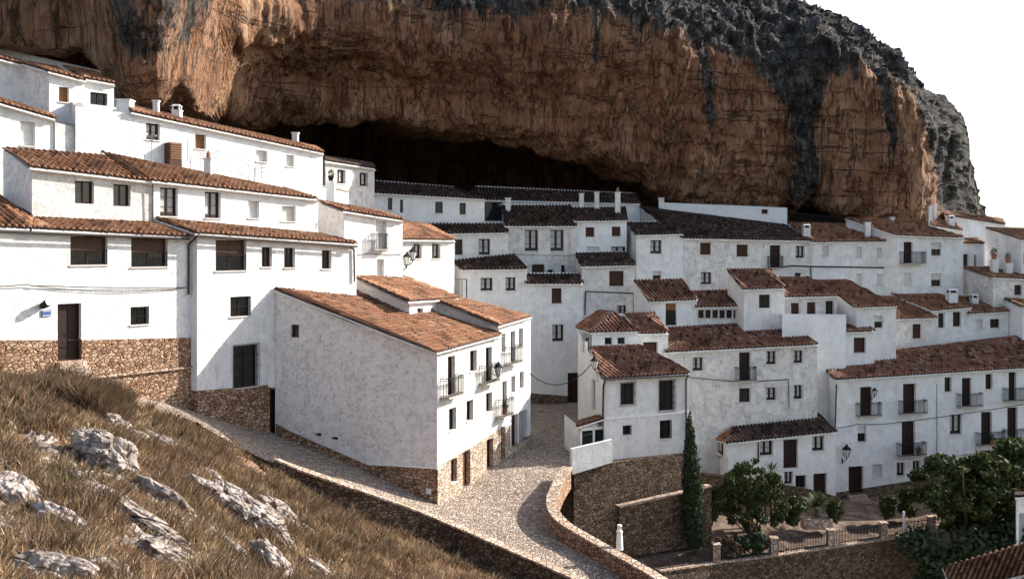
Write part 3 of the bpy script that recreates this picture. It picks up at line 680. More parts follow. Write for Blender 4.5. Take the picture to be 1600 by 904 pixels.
rr1 = house("corner house on tall stone terrace with barred windows and skewed red roof", R1P, (944, 591), (1076, 583), (924, 543), (1000, 540), 4.5,
    [(944, 728), (1075, 708)], [(970, 598, 992, 632, 'G'), (1030, 594, 1054, 641, 'G'), (973, 664, 987, 679, 'g'), (1031, 656, 1050, 685, 'g')], tile=RT,
    roofpoly=[(940, 592, .3), (1079, 583, .3), (1066, 575, -1.2), (1000, 540, -4.5), (922, 543, -4.5)], caps=((3, 4, 'redtile'), (2, 3, 'redtile')), extra=0.15)
b1 = house("three storey white house with long tiled roof, brown balcony door and five windows", Plane((1040, 68.8), (1270, 71.8)), (1040, 550), (1277, 538), (1046, 511), (1224, 502), 4.5,
    [(1040, 780), (1270, 740)], [(1082, 558, 1099, 579, 'w'), (1155, 550, 1173, 595, 'd'), (1197, 548, 1213, 569, 'w'), (1240, 547, 1255, 567, 'w'),
     (1155, 606, 1173, 628, 'k'), (1197, 605, 1213, 625, 'w'), (1240, 601, 1254, 623, 'w')], tile=RT, balconies=[(1151, 1181, 594)], caps=())
b2 = house("little white house with tan roller blind over railing and striped tile roof", Plane((1016, 73.2), (1088, 74.1)), (1016, 471), (1089, 468), (990, 438), (1062, 436), 3.5,
    [(1016, 530), (1088, 530)], [(1040, 474, 1057, 508, 'P')], tile=RT, caps=())
b3 = house("low white house with a strip of grey glazed panes under its dark roof", Plane((1087, 74.2), (1163, 75.2)), (1088, 480), (1163, 478), (1081, 455), (1136, 453), 3.0,
    [(1087, 530), (1163, 530)], [(x, 484, x + 10, 497, 'n') for x in (1091, 1102, 1113, 1124, 1135, 1146)], tile=RT, caps=())
b4 = house("white cube house with a single grey window and steep red roof", Plane((1162, 73.4), (1226, 74.2)), (1162, 452), (1226, 450), (1137, 421), (1200, 420), 3.5,
    [(1162, 530), (1226, 530)], [(1186, 460, 1204, 481, 'k')], tile=RT, caps=())
b5 = house("white house with three brown doors opening onto the walled roof terrace", Plane((1224, 75), (1322, 76.2)), (1225, 464), (1308, 462), (1204, 433), (1262, 433), 3.5,
    [(1224, 530), (1322, 530)], [(1236, 473, 1249, 491, 'b'), (1261, 472, 1275, 491, 'b'), (1290, 470, 1303, 492, 'n')], tile=RT, caps=())
b5t = house("white terrace parapet block in front of the three brown terrace doors", Plane((1222, 72.5), (1322, 73.8)), (1222, 491), (1322, 492), (1222, 489), (1322, 489), 1.6,
    [(1222, 690), (1322, 690)], [], tile=None)
b6 = house("white house with one half shuttered window under the wide brown roof", Plane((1340, 75.2), (1400, 76)), (1338, 480), (1400, 478), (1274, 438), (1321, 437), 5.0,
    [(1320, 545), (1400, 545)], [(1366, 493, 1380, 512, 'R')], tile='tile', caps=())
# ---- top row on the right
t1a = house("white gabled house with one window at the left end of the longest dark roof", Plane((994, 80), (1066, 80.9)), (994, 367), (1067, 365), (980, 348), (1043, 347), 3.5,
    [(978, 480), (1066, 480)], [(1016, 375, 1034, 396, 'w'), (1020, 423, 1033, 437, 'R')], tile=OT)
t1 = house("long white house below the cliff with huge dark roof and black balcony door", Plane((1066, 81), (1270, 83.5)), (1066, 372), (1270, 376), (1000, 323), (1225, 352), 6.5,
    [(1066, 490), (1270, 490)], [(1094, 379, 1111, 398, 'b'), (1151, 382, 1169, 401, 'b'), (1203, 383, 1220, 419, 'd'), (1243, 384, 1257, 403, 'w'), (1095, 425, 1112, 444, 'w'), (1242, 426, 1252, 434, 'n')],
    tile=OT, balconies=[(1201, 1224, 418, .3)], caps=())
t1w = house("bare white wall built against the cliff foot with one tiny hatch", Plane((1040, 89.0), (1230, 90.4)), (1036, 316), (1230, 325), (1036, 315), (1230, 323), 1.5,
    [(1040, 400), (1230, 400)], [(1190, 327, 1200, 334, 'b')], tile=None)
t2 = house("white house with brown roof and five small grey windows beside the cave fence", Plane((1268, 83.5), (1400, 85)), (1266, 378), (1400, 377), (1232, 348), (1345, 351), 5.0,
    [(1268, 500), (1400, 490)], [(1285, 384, 1295, 400, 's'), (1337, 385, 1347, 402, 's'), (1370, 387, 1378, 402, 's'), (1338, 427, 1347, 445, 's'), (1370, 428, 1385, 446, 's')], tile='tile', caps=())
t3 = house("tall white house at the cliff foot with a dark railed balcony and grey roller blinds", Plane((1402, 83.6), (1504, 85)), (1402, 367), (1505, 371), (1322, 341), (1415, 344), 5.0,
    [(1400, 500), (1502, 490)], [(1412, 378, 1426, 412, 'd'), (1455, 379, 1471, 399, 'R'), (1412, 426, 1425, 446, 's'), (1455, 427, 1471, 447, 'R')],
    tile='tile', balconies=[(1408, 1443, 411, .7)], caps=())
t4b = house("squat white chimney house between cliff foot and the tall blank wall", Plane((1462, 89.5), (1500, 90)), (1456, 352), (1503, 360), (1455, 341), (1490, 348), 2.5,
    [(1456, 400), (1503, 400)], [], tile='tile', caps=(), oh=0.2)
t4 = house("tall blank white gable house against the sky with tiled coping and slit windows", Plane((1478, 92), (1568, 93)), (1478, 336), (1570, 351), (1478, 330), (1565, 343), 4.0,
    [(1478, 500), (1568, 500)], [(1556, 358, 1560, 378, 'n'), (1562, 358, 1566, 378, 'n')], tile='tile', caps=(), oh=0.2)
t5 = house("tiny white lean-to house with brown shutter beside the tall blank wall", Plane((1503, 86), (1536, 86.5)), (1503, 380), (1537, 381), (1498, 373), (1525, 373), 2.0,
    [(1503, 430), (1536, 430)], [(1505, 397, 1513, 416, 'b'), (1522, 398, 1526, 416, 'n')], tile='tile', caps=(), oh=.2)
t7 = house("white house at right edge below the skyline with slit windows", Plane((1596, 84), (1680, 86)), (1596, 374), (1680, 378), (1540, 356), (1640, 360), 3.5,
    [(1596, 500), (1680, 500)], [(1599, 396, 1602, 412, 'n'), (1606, 397, 1610, 413, 'n')], tile='tile', caps=(), oh=.2)
t6 = house("white house with broad low tiled roof and planted chimneys near the right edge", Plane((1553, 82), (1680, 84)), (1552, 433), (1680, 438), (1498, 416), (1620, 420), 4.5,
    [(1500, 500), (1680, 500)], [(1585, 445, 1597, 461, 'b')], tile='tile', caps=(), oh=.2)
s4 = house("white house at the right margin with one dark window under a sloping brown roof", Plane((1598, 80), (1690, 81)), (1598, 479), (1690, 489), (1557, 461), (1650, 468), 3.5,
    [(1575, 570), (1690, 570)], [], tile='tile', caps=(), oh=.2)
s3 = house("low white house with one square and one wide window under a drooping roof", Plane((1516, 81), (1575, 81.7)), (1515, 490), (1576, 486), (1462, 463), (1524, 463), 3.5,
    [(1516, 560), (1600, 560)], [(1525, 499, 1536, 514, 's'), (1547, 498, 1563, 512, 'n')], tile='tile', caps=(), oh=.25)
s2 = house("white house with two tall black windows and a tall chimney with a dark hood", Plane((1459, 80.3), (1516, 81)), (1459, 485), (1517, 480), (1393, 460), (1462, 459), 3.8,
    [(1459, 560), (1516, 560)], [(1466, 489, 1476, 512, 'n'), (1489, 487, 1502, 510, 'n')], tile='tile', caps=(), oh=.25)
s1 = house("white house with a single brown window right of the half shuttered one", Plane((1400, 79.5), (1460, 80.2)), (1400, 498), (1463, 496), (1380, 463), (1420, 464), 3.5,
    [(1400, 560), (1460, 560)], [(1426, 506, 1440, 529, 'b')], tile='tile', caps=(), oh=.25)
# ---- front right
r6 = house("small white roof dwelling with two closed brown shutters on the long tiled roof", Plane((1278, 73.8), (1363, 74.9)), (1277, 520), (1366, 517), (1268, 509), (1346, 500), 2.4,
    [(1276, 575), (1363, 575)], [(1293, 529, 1311, 554, 'b'), (1334, 527, 1353, 551, 'b')], tile=RT, caps=((3, 2, 'white'),))
R5P = Plane((1306, 71.6), (1600, 75.6))
r5_ = house("long three storey white house at right with seven railed balconies", R5P, (1306, 593), (1720, 567), (1274, 562), (1690, 512), 4.6,
    [(1306, 785), (1465, 770), (1720, 740)],
    [(1344, 604, 1363, 650, 'D' if 0 else 'd'), (1411, 599, 1431, 646, 'd'), (1476, 589, 1487, 612, 'n'), (1503, 590, 1518, 635, 'd'), (1540, 584, 1551, 608, 'n'), (1576, 581, 1588, 626, 'd'),
     (1340, 664, 1354, 690, 'R'), (1409, 658, 1430, 712, 'd'), (1484, 647, 1503, 678, 'w'), (1533, 643, 1550, 695, 'd'), (1574, 636, 1590, 690, 'd'),
     (1326, 728, 1349, 770, 'd'), (1363, 725, 1379, 745, 's'), (1401, 722, 1414, 743, 'w'), (1426, 719, 1438, 740, 'w'), (1465, 717, 1490, 748, 'd'), (1532, 703, 1550, 725, 'b'), (1574, 697, 1590, 717, 'b')],
    stone=[(1306, 769), (1465, 744), (1720, 715)], tile=RT, caps=(),
    balconies=[(1340, 1376, 649), (1407, 1447, 645), (1498, 1534, 634), (1570, 1606, 625), (1404, 1446, 711), (1528, 1570, 694), (1571, 1612, 689)], stonemat='darkstone')
r4_ = house("low white cottage with hipped dark roof and brown doors above the garden steps", Plane((1138, 68.0), (1304, 70.2)), (1138, 691), (1306, 674), (1150, 651), (1270, 640), 3.5,
    [(1105, 742), (1225, 757), (1304, 775)], [(1187, 688, 1208, 711, 'w'), (1224, 686, 1247, 731, 'd'), (1269, 681, 1288, 704, 'w'), (1225, 736, 1239, 756, 'w'), (1243, 742, 1260, 762, 'k'), (1271, 739, 1292, 775, 'd')],
    tile=OT, roofpoly=[(1136, 692, .3), (1309, 674, .3), (1270, 640, -3.3), (1150, 652, -3.3)], caps=((0, 3, 'tile'),))
r4p = r4_[2]
roof(r4_[0], [r4p.P(1136, 692, .3), r4p.P(1150, 652, -3.3), r4p.P(1103, 681, -4.3)], np.array((0.3, -0.954)), 'tile')
wm = MB(); A = r4p.P(1138, 694); Bk = r4p.P(1109, 684, -4.0); z0 = r4p.z_at(1138, 760)
wm.poly([A, (A[0], A[1], z0), (Bk[0], Bk[1], z0), Bk]); 
g_ = Plane.__new__(Plane); g_.a = Bk[:2]; g_.d = (A - Bk)[:2] / np.linalg.norm((A - Bk)[:2]); g_.n = np.array((g_.d[1], -g_.d[0]))
obj('side_wall', wm, 'white', r4_[0])
add_opening(r4_[0], g_, opening(g_, 1119, 687, 1130, 706), 'w', 0.30)

# ---- big central house with the tall shaded gable
c1, rc1, pc1 = house("big three storey central house with tall grey rendered gable facing the lane", FC, (683, 551), (782, 524), (430, 452), (556, 452), 9.0,
    [(683, 800), (745, 752), (783, 730)],
    [(699.5, 556, 711, 618, 'd'), (734.5, 547, 745, 580, 'n'), (759, 542, 768.5, 597, 'd'), (701.5, 637, 713, 672, 'n'), (729, 625, 739.5, 657, 'n'), (759.6, 613, 769, 643, 'n'),
     (703.7, 716, 713, 753, 'b'), (722, 704, 734, 769, 'D'), (759.6, 685, 769.7, 733, 'd')],
    stone=[(683, 729), (736, 698), (780, 671)], caps=(), stonemat='palestone', balconies=[(695, 719, 617, .5), (755, 776, 596, .5)], lside=False, row=.36, extra=2.0, sidemat='grey_render')
for ch in list(c1.children):
    if ch.name.startswith('gable_wall'): bpy.data.objects.remove(ch)
gm = MB(); s0, s1 = PLW.s_at(430), PLW.s_at(683)
top = zline(PLW, [(430, 454), (540, 501), (683, 551)]); st = zline(PLW, [(430, 660), (449, 671), (577, 727), (683, 729)]); bt = zline(PLW, [(430, 690), (449, 700), (683, 812)])
ops = [opening(PLW, 454, 507, 467, 527), opening(PLW, 493, 676, 502, 681), opening(PLW, 518, 682, 528, 687)]
strips(gm, PLW, s0, s1, top, st, ops)
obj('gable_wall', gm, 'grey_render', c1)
sm = MB(); strips(sm, PLW, s0, s1, st, bt, [], 0.0)
bnd = MB(); pbox(bnd, PLW, PLW.s_at(575), s1 + 0.02, PLW.z_at(630, 728.5), PLW.z_at(630, 726), 0, 0.06); obj('plinth_band', bnd, 'whitepaint', c1)
obj('stone_base', sm, 'stone', c1)
add_opening(c1, PLW, ops[0], 'k'); add_opening(c1, PLW, ops[1], 'v'); add_opening(c1, PLW, ops[2], 'v')
mt = MB(); pbox(mt, PLW, PLW.s_at(666), PLW.s_at(674), PLW.z_at(670, 771), PLW.z_at(670, 762), 0.0, 0.06); obj('meter_box', mt, 'pvc', c1)
ds = MB(); pbox(ds, FC, FC.s_at(721), FC.s_at(736), FC.z_at(728, 769) - .35, FC.z_at(728, 769), .036, .5); pbox(ds, FC, FC.s_at(717), FC.s_at(738), FC.z_at(728, 769) - .6, FC.z_at(728, 769) - .18, .036, .95); obj('doorstep', ds, 'coping', c1)
ca, rca, pca = house("raised white attic storey with three small windows on the central house roof", FC, (640, 471), (717, 466), (555, 433), (622, 431), 4.6,
    [(640, 510), (717, 505)], [(652, 481, 661, 494, 'k'), (673, 481, 679, 491, 'k'), (690, 477, 699, 492, 'R')], off=-4.0, caps=(), sidemat='grey_render', group='houses of the white village')
c2, rc2, pc2 = house("narrow white house joined to the far end of the central house with grey garage doors", FC, (780, 509), (829, 495), (640, 451), (694, 462), 6.0,
    [(780, 738), (829, 700)], [(783.6, 521, 790, 550, 'n'), (798, 517, 805, 567, 'd'), (811, 512.5, 817.5, 539, 'n'), (785, 595, 792, 649, 'd'), (799, 587, 805.5, 613, 'n'), (812, 580, 818.5, 606, 'n'),
     (780.5, 666, 789, 730, 'm'), (799, 647, 809, 697, 'd'), (810.5, 641, 824, 690, 'm')],
    off=0.01, sidemat='grey_render', balconies=[(794, 812, 566, .5), (781, 798, 648, .5)], caps=(), stonemat='palestone', stone=[(780, 672), (796, 664), (797, 698), (829, 678)])

# ---- extra bits that belong to houses: chimneys, pipes, ledges
def pipe(root, pts, r=0.045, name='drain_pipe', mat='pipe'):
    mb = MB(); mb.tube(pts, r, 6)
    return obj(name, mb, mat, root)
for a in [(240, 157, 248, 178, 57.5, 'plain'), (270, 165, 283, 190, 58.5, 'cap'), (457, 207, 466, 228, 67, 'plain'), (186, 156, 206, 178, 55.5, 'plain')]: chimney(rA, *a)
chimney(r2b, 320, 247, 331, 268, 55.3, 'pot'); chimney(h5 and r5, 0, 0, 1, 1, 66, 'plain') if 0 else None
chimney(ru2, 511, 285, 524, 312, 66, 'plain') if 0 else None
chimney(u3b[1], 905, 302, 912, 322, 84, 'plain'); chimney(u3b[1], 929, 300, 936, 322, 84, 'plain')
chimney(u4[1], 790, 309, 798, 333, 81.5, 'plain'); chimney(u5[1], 961, 300, 969, 327, 83, 'pot'); chimney(t1[1], 1029, 309, 1037, 322, 88.5, 'plain')
chimney(t1[1], 1254, 351, 1265, 374, 84.5, 'cap'); chimney(t2[1], 1351, 347, 1359, 366, 85.5, 'plain'); chimney(t3[1], 1391, 339, 1397, 346, 88.5, 'plain')
chimney(t4b[1], 1451, 322, 1456, 346, 91, 'plain'); chimney(t4b[1], 1458, 320, 1463, 340, 92, 'plain'); chimney(t4b[1], 1481, 337, 1490, 354, 90.5, 'cap')
chimney(s2[1], 1480, 452, 1494, 474, 82, 'cap'); chimney(s3[1], 1517, 460, 1527, 478, 83, 'cap')
chimney(t6[1], 1549, 405, 1558, 421, 84, 'plain'); chimney(t6[1], 1570, 411, 1580, 425, 84, 'plain')
pipe(h3, [p3.P(308, 369, .3), p3.P(303, 374, .12), p3.P(295, 381, -0.32), p3.P(295, 460, -0.32)], 0.05)
pipe(h3, [p3.P(546, 384, .3), p3.P(553, 390, .09), p3.P(554, 440, .09)], 0.05)
pipe(h2b, [p2b.P(239, 286, .1), p2b.P(239, 362, .07)], 0.03)
gut = MB(); gut.bar(p1.P(-70, 359, .38), p1.P(296, 373, .38), .06, 8); obj('gutter', gut, 'pipe', h1)
gut = MB(); gut.bar(p3.P(308, 368, .38), p3.P(558, 385, .38), .06, 8); obj('gutter', gut, 'pipe', h3)
gut = MB(); gut.bar(R1P.P(944, 593, .36), R1P.P(1077, 586, .36), .055, 8); obj('gutter', gut, 'pipe', rr1[0])
pipe(rr1[0], [R1P.P(1075, 587, .34), R1P.P(1072, 592, .1), R1P.P(1072, 706, .1)], .05)
pipe(rr1[0], [R1P.P(945, 596, .3), R1P.P(943, 602, .06), R1P.P(942, 652, .06)], .06)
pipe(r5_[0], [R5P.P(1307, 600, .07), R5P.P(1305, 668, .07)], .05)
pipe(r5_[0], [R5P.P(1445, 715, .06), R5P.P(1445, 748, .06)], .04)
pipe(r5_[0], [R5P.P(1464, 600, .04), R5P.P(1464, 716, .04)], .02)
pipe(r4_[0], [r4p.P(1185, 691, .12), r4p.P(1185, 722, .06)], .05)
led = MB(); pbox(led, R1P, R1P.s_at(944), R1P.s_at(1075), R1P.z_at(1010, 650), R1P.z_at(1010, 647), 0, .05); obj('ledge', led, 'whitepaint', rr1[0])
led = MB(); pbox(led, p1.shift(.035), p1.s_at(128), p1.s_at(302), p1.z_at(215, 583), p1.z_at(215, 580.5), 0, .12); obj('ledge', led, 'coping', h1)
stp = MB(); a0, a1 = p1.s_at(88), p1.s_at(130); zt = p1.z_at(108, 564)
pbox(stp, p1, a0, a1, zt - .22, zt, -.2, .35); pbox(stp, p1, a0 - .05, a1 + .1, zt - 1.6, zt - .22, .036, .5); obj('doorstep', stp, 'coping', h1)

# ================================================================== TERRAIN
class TPS:                                   # thin plate surface z(x, y) through scattered points
    def __init__(s, pts, lam=0.02):
        P = np.array(pts, float); s.xy = P[:, :2]; n = len(P)
        d = np.linalg.norm(s.xy[:, None] - s.xy[None], axis=2); K = s.k(d) + lam * np.eye(n)
        A = np.zeros((n+3, n+3)); A[:n, :n] = K; A[:n, n] = 1; A[:n, n+1:] = s.xy; A[n, :n] = 1; A[n+1:, :n] = s.xy.T
        s.w = np.linalg.solve(A, np.concatenate([P[:, 2], np.zeros(3)]))
    @staticmethod
    def k(d): return np.where(d > 1e-9, d * d * np.log(np.maximum(d, 1e-9)), 0)
    def __call__(s, x, y):
        q = np.stack([np.ravel(x), np.ravel(y)], 1); out = np.zeros(len(q))
        for i in range(0, len(q), 20000):
            c = q[i:i+20000]; d = np.linalg.norm(c[:, None] - s.xy[None], axis=2)
            out[i:i+20000] = s.k(d) @ s.w[:-3] + s.w[-3] + c @ s.w[-2:]
        return out.reshape(np.shape(x))
def inside(poly, x, y):
    r = np.zeros(np.shape(x), bool); n = len(poly)
    for i in range(n):
        x0, y0 = poly[i]; x1, y1 = poly[(i+1) % n]
        c = ((y0 > y) != (y1 > y)) & (x < (x1 - x0) * (y - y0) / (y1 - y0 + 1e-12) + x0); r ^= c
    return r
def sheet(name, fn, poly, step, mat, dz=0.0, rough=0.0):
    P = np.array(poly); x = np.arange(P[:, 0].min() - step, P[:, 0].max() + step, step); y = np.arange(P[:, 1].min() - step, P[:, 1].max() + step, step)
    X, Y = np.meshgrid(x, y); Z = fn(X, Y) + dz
    if rough:
        Z = Z + np.array([noise.fractal(Vector((a * .7, b * .7, 3.1)), 0.8, 2.0, 4) * rough for a, b in zip(X.ravel(), Y.ravel())]).reshape(X.shape)
    idx = np.arange(X.size).reshape(X.shape); xc = X[:-1, :-1] + step/2; yc = Y[:-1, :-1] + step/2
    k = inside(poly, xc, yc); Q = np.stack([idx[:-1, :-1], idx[:-1, 1:], idx[1:, 1:], idx[1:, :-1]], -1)[k]
    used = np.unique(Q); rm = np.full(X.size, -1); rm[used] = np.arange(len(used))
    V = np.stack([X.ravel(), Y.ravel(), Z.ravel()], 1)[used]
    o = obj(name, (V, rm[Q]), mat, None, smooth=True); o['kind'] = 'structure'; return o
g = lambda px, py, z: tuple(G(px, py, z))
# street and lane
SP = [g(190, 625, -7.2), g(300, 643, -8.25), g(300, 660, -8.3), g(430, 680, -10.1), g(430, 716, -10.2), g(560, 734, -11.6), g(560, 765, -11.7), g(683, 789, -13.15),
      g(680, 812, -13.3), g(745, 768, -13.2), g(745, 744, -12.8), g(826, 692, -12.25), g(862, 770, -13.35), g(895, 690, -12.4), g(860, 632, -12.0), g(900, 632, -12.0),
      g(904, 910, -15.0), g(975, 904, -15.2), g(1040, 904, -15.5), g(800, 840, -13.9), g(880, 820, -14.1), g(1000, 1000, -16.6), g(900, 1000, -16.2), g(310, 690, -8.9)]
SF = TPS([(a, b, c) for a, b, c in SP])
LW0 = [(428, 714, -9.95), (470, 731, -10.5), (560, 763, -11.35), (680, 806, -12.95), (790, 852, -13.75), (930, 916, -14.75), (1040, 990, -16.0)]
RW0 = [(886, 728, -12.35), (872, 752, -12.55), (862, 783, -12.95), (878, 812, -13.3), (935, 847, -13.9), (1042, 908, -14.75), (1150, 985, -15.9)]
CL = [(178, 612, -6.9), (300, 630, -8.2), (440, 672, -10.1), (560, 720, -11.6), (640, 740, -12.6), (720, 740, -12.9), (790, 660, -12.3), (815, 600, -12), (915, 600, -12),
      (915, 660, -12.2), (905, 700, -12.2)] + RW0 + LW0[::-1] + [ (310, 668, -8.6), (200, 628, -7.2)]
sheet('street', SF, [g(*p)[:2] for p in CL], 0.25, 'cobble', 0.0)
# near hillside
HP = [(-24, 41, CZ-5.3)] + [g(0, 598, -5.7), g(90, 598, -6.1), g(140, 606, -6.4), g(200, 630, -7.1), g(300, 672, -8.8), g(430, 735, -10.7), g(560, 815, -12.9), g(680, 870, -14.0), g(790, 920, -14.9),
      g(0, 740, -6.1), g(100, 660, -6.0), g(200, 700, -6.9), g(150, 740, -6.5), g(300, 760, -8.0), g(250, 800, -7.0), g(400, 800, -9.0), g(550, 860, -11.5), g(0, 904, -5.6), g(200, 904, -6.0), g(330, 904, -7.2), g(450, 904, -9.1), g(600, 904, -11.6), g(700, 904, -13.4),
      (0, 0, CZ-3.0), (-5, 7, CZ-3.6), (6, 6, CZ-5), (12, 20, CZ-12), (14, 34, CZ-16), (-30, 20, CZ-1.5), (-30, 5, CZ+1), (10, 40, CZ-16.5)]
HP = [tuple(p) for p in HP]
HF = TPS(HP, 0.5)
hillpoly = [(-34, 2), (16, 2), (18, 30), g(1010, 1010, -17.2)[:2], g(940, 940, -15.5)[:2], g(790, 862, -13.9)[:2], g(680, 816, -13.3)[:2], g(560, 772, -11.8)[:2], g(430, 722, -10.2)[:2], g(310, 668, -8.7)[:2], g(240, 642, -7.6)[:2], g(215, 622, -7.0)[:2], (-19.5, 45.2), (-24, 42.3), (-34, 33)]
sheet('hillside', HF, hillpoly, 0.3, 'soil', 0.0, 0.12)
# garden terrace, village slope, valley floor
GP = [g(1000, 865, -18.6), g(960, 852, -18.3), g(1330, 775, -18.4), g(1120, 880, -19.0), g(1450, 838, -19.4), g(1250, 840, -18.9), g(1600, 790, -18.6), g(1100, 760, -17.2), g(1200, 800, -18.3)]
GF = TPS(GP, 0.3)
sheet('garden_ground', GF, [g(985, 905, -18.9)[:2], g(1040, 889, -19.0)[:2], g(1120, 876, -19.1)[:2], g(1455, 834, -19.4)[:2], (40, 70), (42, 78), (8, 78), (5.0, 61.5), g(960, 862, -18.4)[:2]], 0.4, 'earth', 0, 0.06)
VP_ = [(-45, 55, CZ+1), (-28, 46, CZ-6), (-20, 52, CZ-7), (-12, 58, CZ-9), (0, 66, CZ-12.6), (8, 66, CZ-14), (-40, 66, CZ+4), (-15, 72, CZ-1), (0, 80, CZ-7), (12, 72, CZ-16), (12, 80, CZ-9), (12, 88, CZ-1), (30, 74, CZ-19), (30, 80, CZ-14), (30, 90, CZ-2), (50, 80, CZ-17), (50, 92, CZ-2), (60, 100, CZ-4), (-10, 85, CZ+3), (5, 95, CZ+1), (-40, 90, CZ+8), (60, 120, CZ-2), (0, 130, CZ+4), (90, 90, CZ-14), (90, 140, CZ-8)]
VF = TPS([(a, b, c - 1.5) for a, b, c in VP_], 1.0)
sheet('village_slope', VF, [(-60, 54), (-26, 49), (-12, 56), (-3, 63), (2, 78), (12, 78), (45, 78), (100, 86), (110, 150), (-60, 150)], 2.0, 'earth')
mb = MB(); mb.poly([(-4000, -500, CZ - 27), (4000, -500, CZ - 27), (4000, 6500, CZ - 27), (-4000, 6500, CZ - 27)])
vg = obj('valley_ground', mb, 'scrub'); vg['kind'] = 'structure'
# distant hills
n = 160; xs = np.linspace(-200, 3200, n); V = []; Fh = []
for j, (yy, hh) in enumerate([(1500, 0), (1700, 0.55), (1950, 1.0), (2500, 0.8), (3200, 0)]):
    for x in xs:
        V.append((x, yy + 80 * noise.noise(Vector((x * .002, j, 0))), CZ - 27 + hh * (50 + 16 * noise.noise(Vector((x * .0016, j * .3, 2))) + 6 * noise.noise(Vector((x * .01, j, 5))))))
for j in range(4):
    for i in range(n-1): Fh.append((j*n+i, j*n+i+1, (j+1)*n+i+1, (j+1)*n+i))
dh = obj('distant_hills', (V, Fh), 'scrub', smooth=True); dh['kind'] = 'structure'

# ================================================================== CLIFF
# columns: px, then (py, Y) from the foot upwards; the last point is the brow, behind it the plateau runs back
CC = [
 (-260, [(200, 66), (95, 63), (70, 57), (0, 55), (-150, 57), (-320, 66)]),
 (-60,  [(200, 72), (92, 69), (78, 60), (0, 58), (-150, 59), (-300, 68)]),
 (30,   [(200, 72), (100, 69.5), (88, 61), (20, 59.5), (-120, 60), (-300, 70)]),
 (98,   [(200, 69), (104, 67), (96, 61), (40, 60), (-120, 60), (-300, 71)]),
 (125,  [(200, 69), (98, 67), (86, 61), (30, 60), (-120, 60), (-300, 71)]),
 (150,  [(210, 72), (130, 69), (112, 61), (60, 59.5), (-120, 59), (-300, 71)]),
 (180,  [(230, 70), (165, 67), (148, 60.5), (80, 58.5), (-120, 58), (-300, 71)]),
 (215,  [(240, 70), (182, 68), (170, 60.5), (90, 57.8), (-120, 58), (-300, 72)]),
 (255,  [(250, 71), (185, 69), (168, 61), (90, 58.2), (-120, 58), (-300, 73)]),
 (278,  [(260, 72), (196, 70), (160, 64), (90, 60.5), (-120, 60), (-300, 74)]),
 (305,  [(270, 73), (205, 71), (178, 64.5), (100, 62.5), (-120, 62), (-300, 76)]),
 (335,  [(270, 76), (212, 74), (188, 67), (100, 66), (-120, 64), (-300, 78)]),
 (380,  [(290, 92), (218, 88), (195, 76), (120, 72), (0, 68), (-290, 80)]),
 (440,  [(320, 100), (240, 97), (190, 80), (120, 76), (0, 71), (-270, 82)]),
 (520,  [(340, 104), (270, 100), (207, 83), (130, 79), (0, 74), (-240, 85)]),
 (640,  [(350, 104), (290, 100), (226, 84.5), (150, 80.5), (0, 77), (-200, 88)]),
 (762,  [(360, 104), (300, 100), (241, 85.5), (160, 81.5), (0, 79), (-160, 90)]),
 (860,  [(360, 103), (305, 99), (262, 87), (170, 82.5), (20, 80), (-130, 92)]),
 (940,  [(360, 101), (312, 97), (280, 87.5), (180, 83), (20, 81), (-100, 94)]),
 (1005, [(370, 98), (322, 95), (300, 88.5), (190, 84), (20, 82), (-75, 95)]),
 (1060, [(380, 94), (335, 92.5), (310, 89.8), (200, 85.5), (30, 83), (-58, 96)]),
 (1140, [(390, 92.5), (340, 92), (315, 90.5), (200, 87.5), (40, 85), (-28, 97)]),
 (1215, [(400, 93), (345, 92.5), (300, 91), (200, 89), (50, 87), (-4, 98)]),
 (1240, [(400, 104), (292, 100), (300, 93), (200, 89.5), (60, 87.5), (2, 99)]),
 (1275, [(400, 105), (288, 101), (296, 93), (200, 90), (60, 88), (18, 99)]),
 (1312, [(400, 95), (340, 95), (310, 92), (200, 89.5), (70, 88.5), (32, 100)]),
 (1370, [(400, 93.5), (345, 93), (300, 91.5), (200, 90), (100, 89), (62, 100)]),
 (1410, [(400, 93), (350, 93), (300, 91.5), (220, 90.5), (120, 90), (86, 100)]),
 (1432, [(400, 92.5), (352, 92.5), (300, 91.5), (230, 91), (160, 91), (132, 101)]),
 (1462, [(400, 93), (352, 93.5), (300, 93.5), (240, 92.5), (180, 93), (152, 103)]),
 (1492, [(400, 98), (345, 98), (300, 97.5), (240, 96), (200, 95.5), (168, 106)]),
 (1504, [(400, 104), (345, 103), (310, 101), (260, 99), (210, 98), (180, 110)]),
 (1515, [(400, 112), (345, 110), (320, 108), (290, 107), (262, 108), (252, 118)]),
 (1530, [(400, 120), (345, 118), (338, 117), (330, 117), (322, 118), (318, 126)]),
 (1537, [(400, 130), (350, 130), (346, 130), (342, 130), (340, 130), (338, 140)]),
]
for c_ in CC:
    if 1050 < c_[0] < 1470: c_[1][5] = (c_[1][5][0] - (14 if c_[0] < 1400 else 4), c_[1][5][1])
    if 1050 < c_[0] < 1230: c_[1][0:3] = [(a, b + 2.2) for a, b in c_[1][0:3]]
    if c_[0] <= 125: c_[1][2:5] = [(a, b + 4.3) for a, b in c_[1][2:5]]
    if c_[0] == 150: c_[1][2:5] = [(a, b + 2.6) for a, b in c_[1][2:5]]
    if -100 < c_[0] <= 150: c_[1][2] = (c_[1][2][0] - 7, c_[1][2][1]); a_, A_ = c_[1][2]; c_[1][1] = (a_ - 3, A_ + 8); c_[1][0] = (200, A_ + 11)
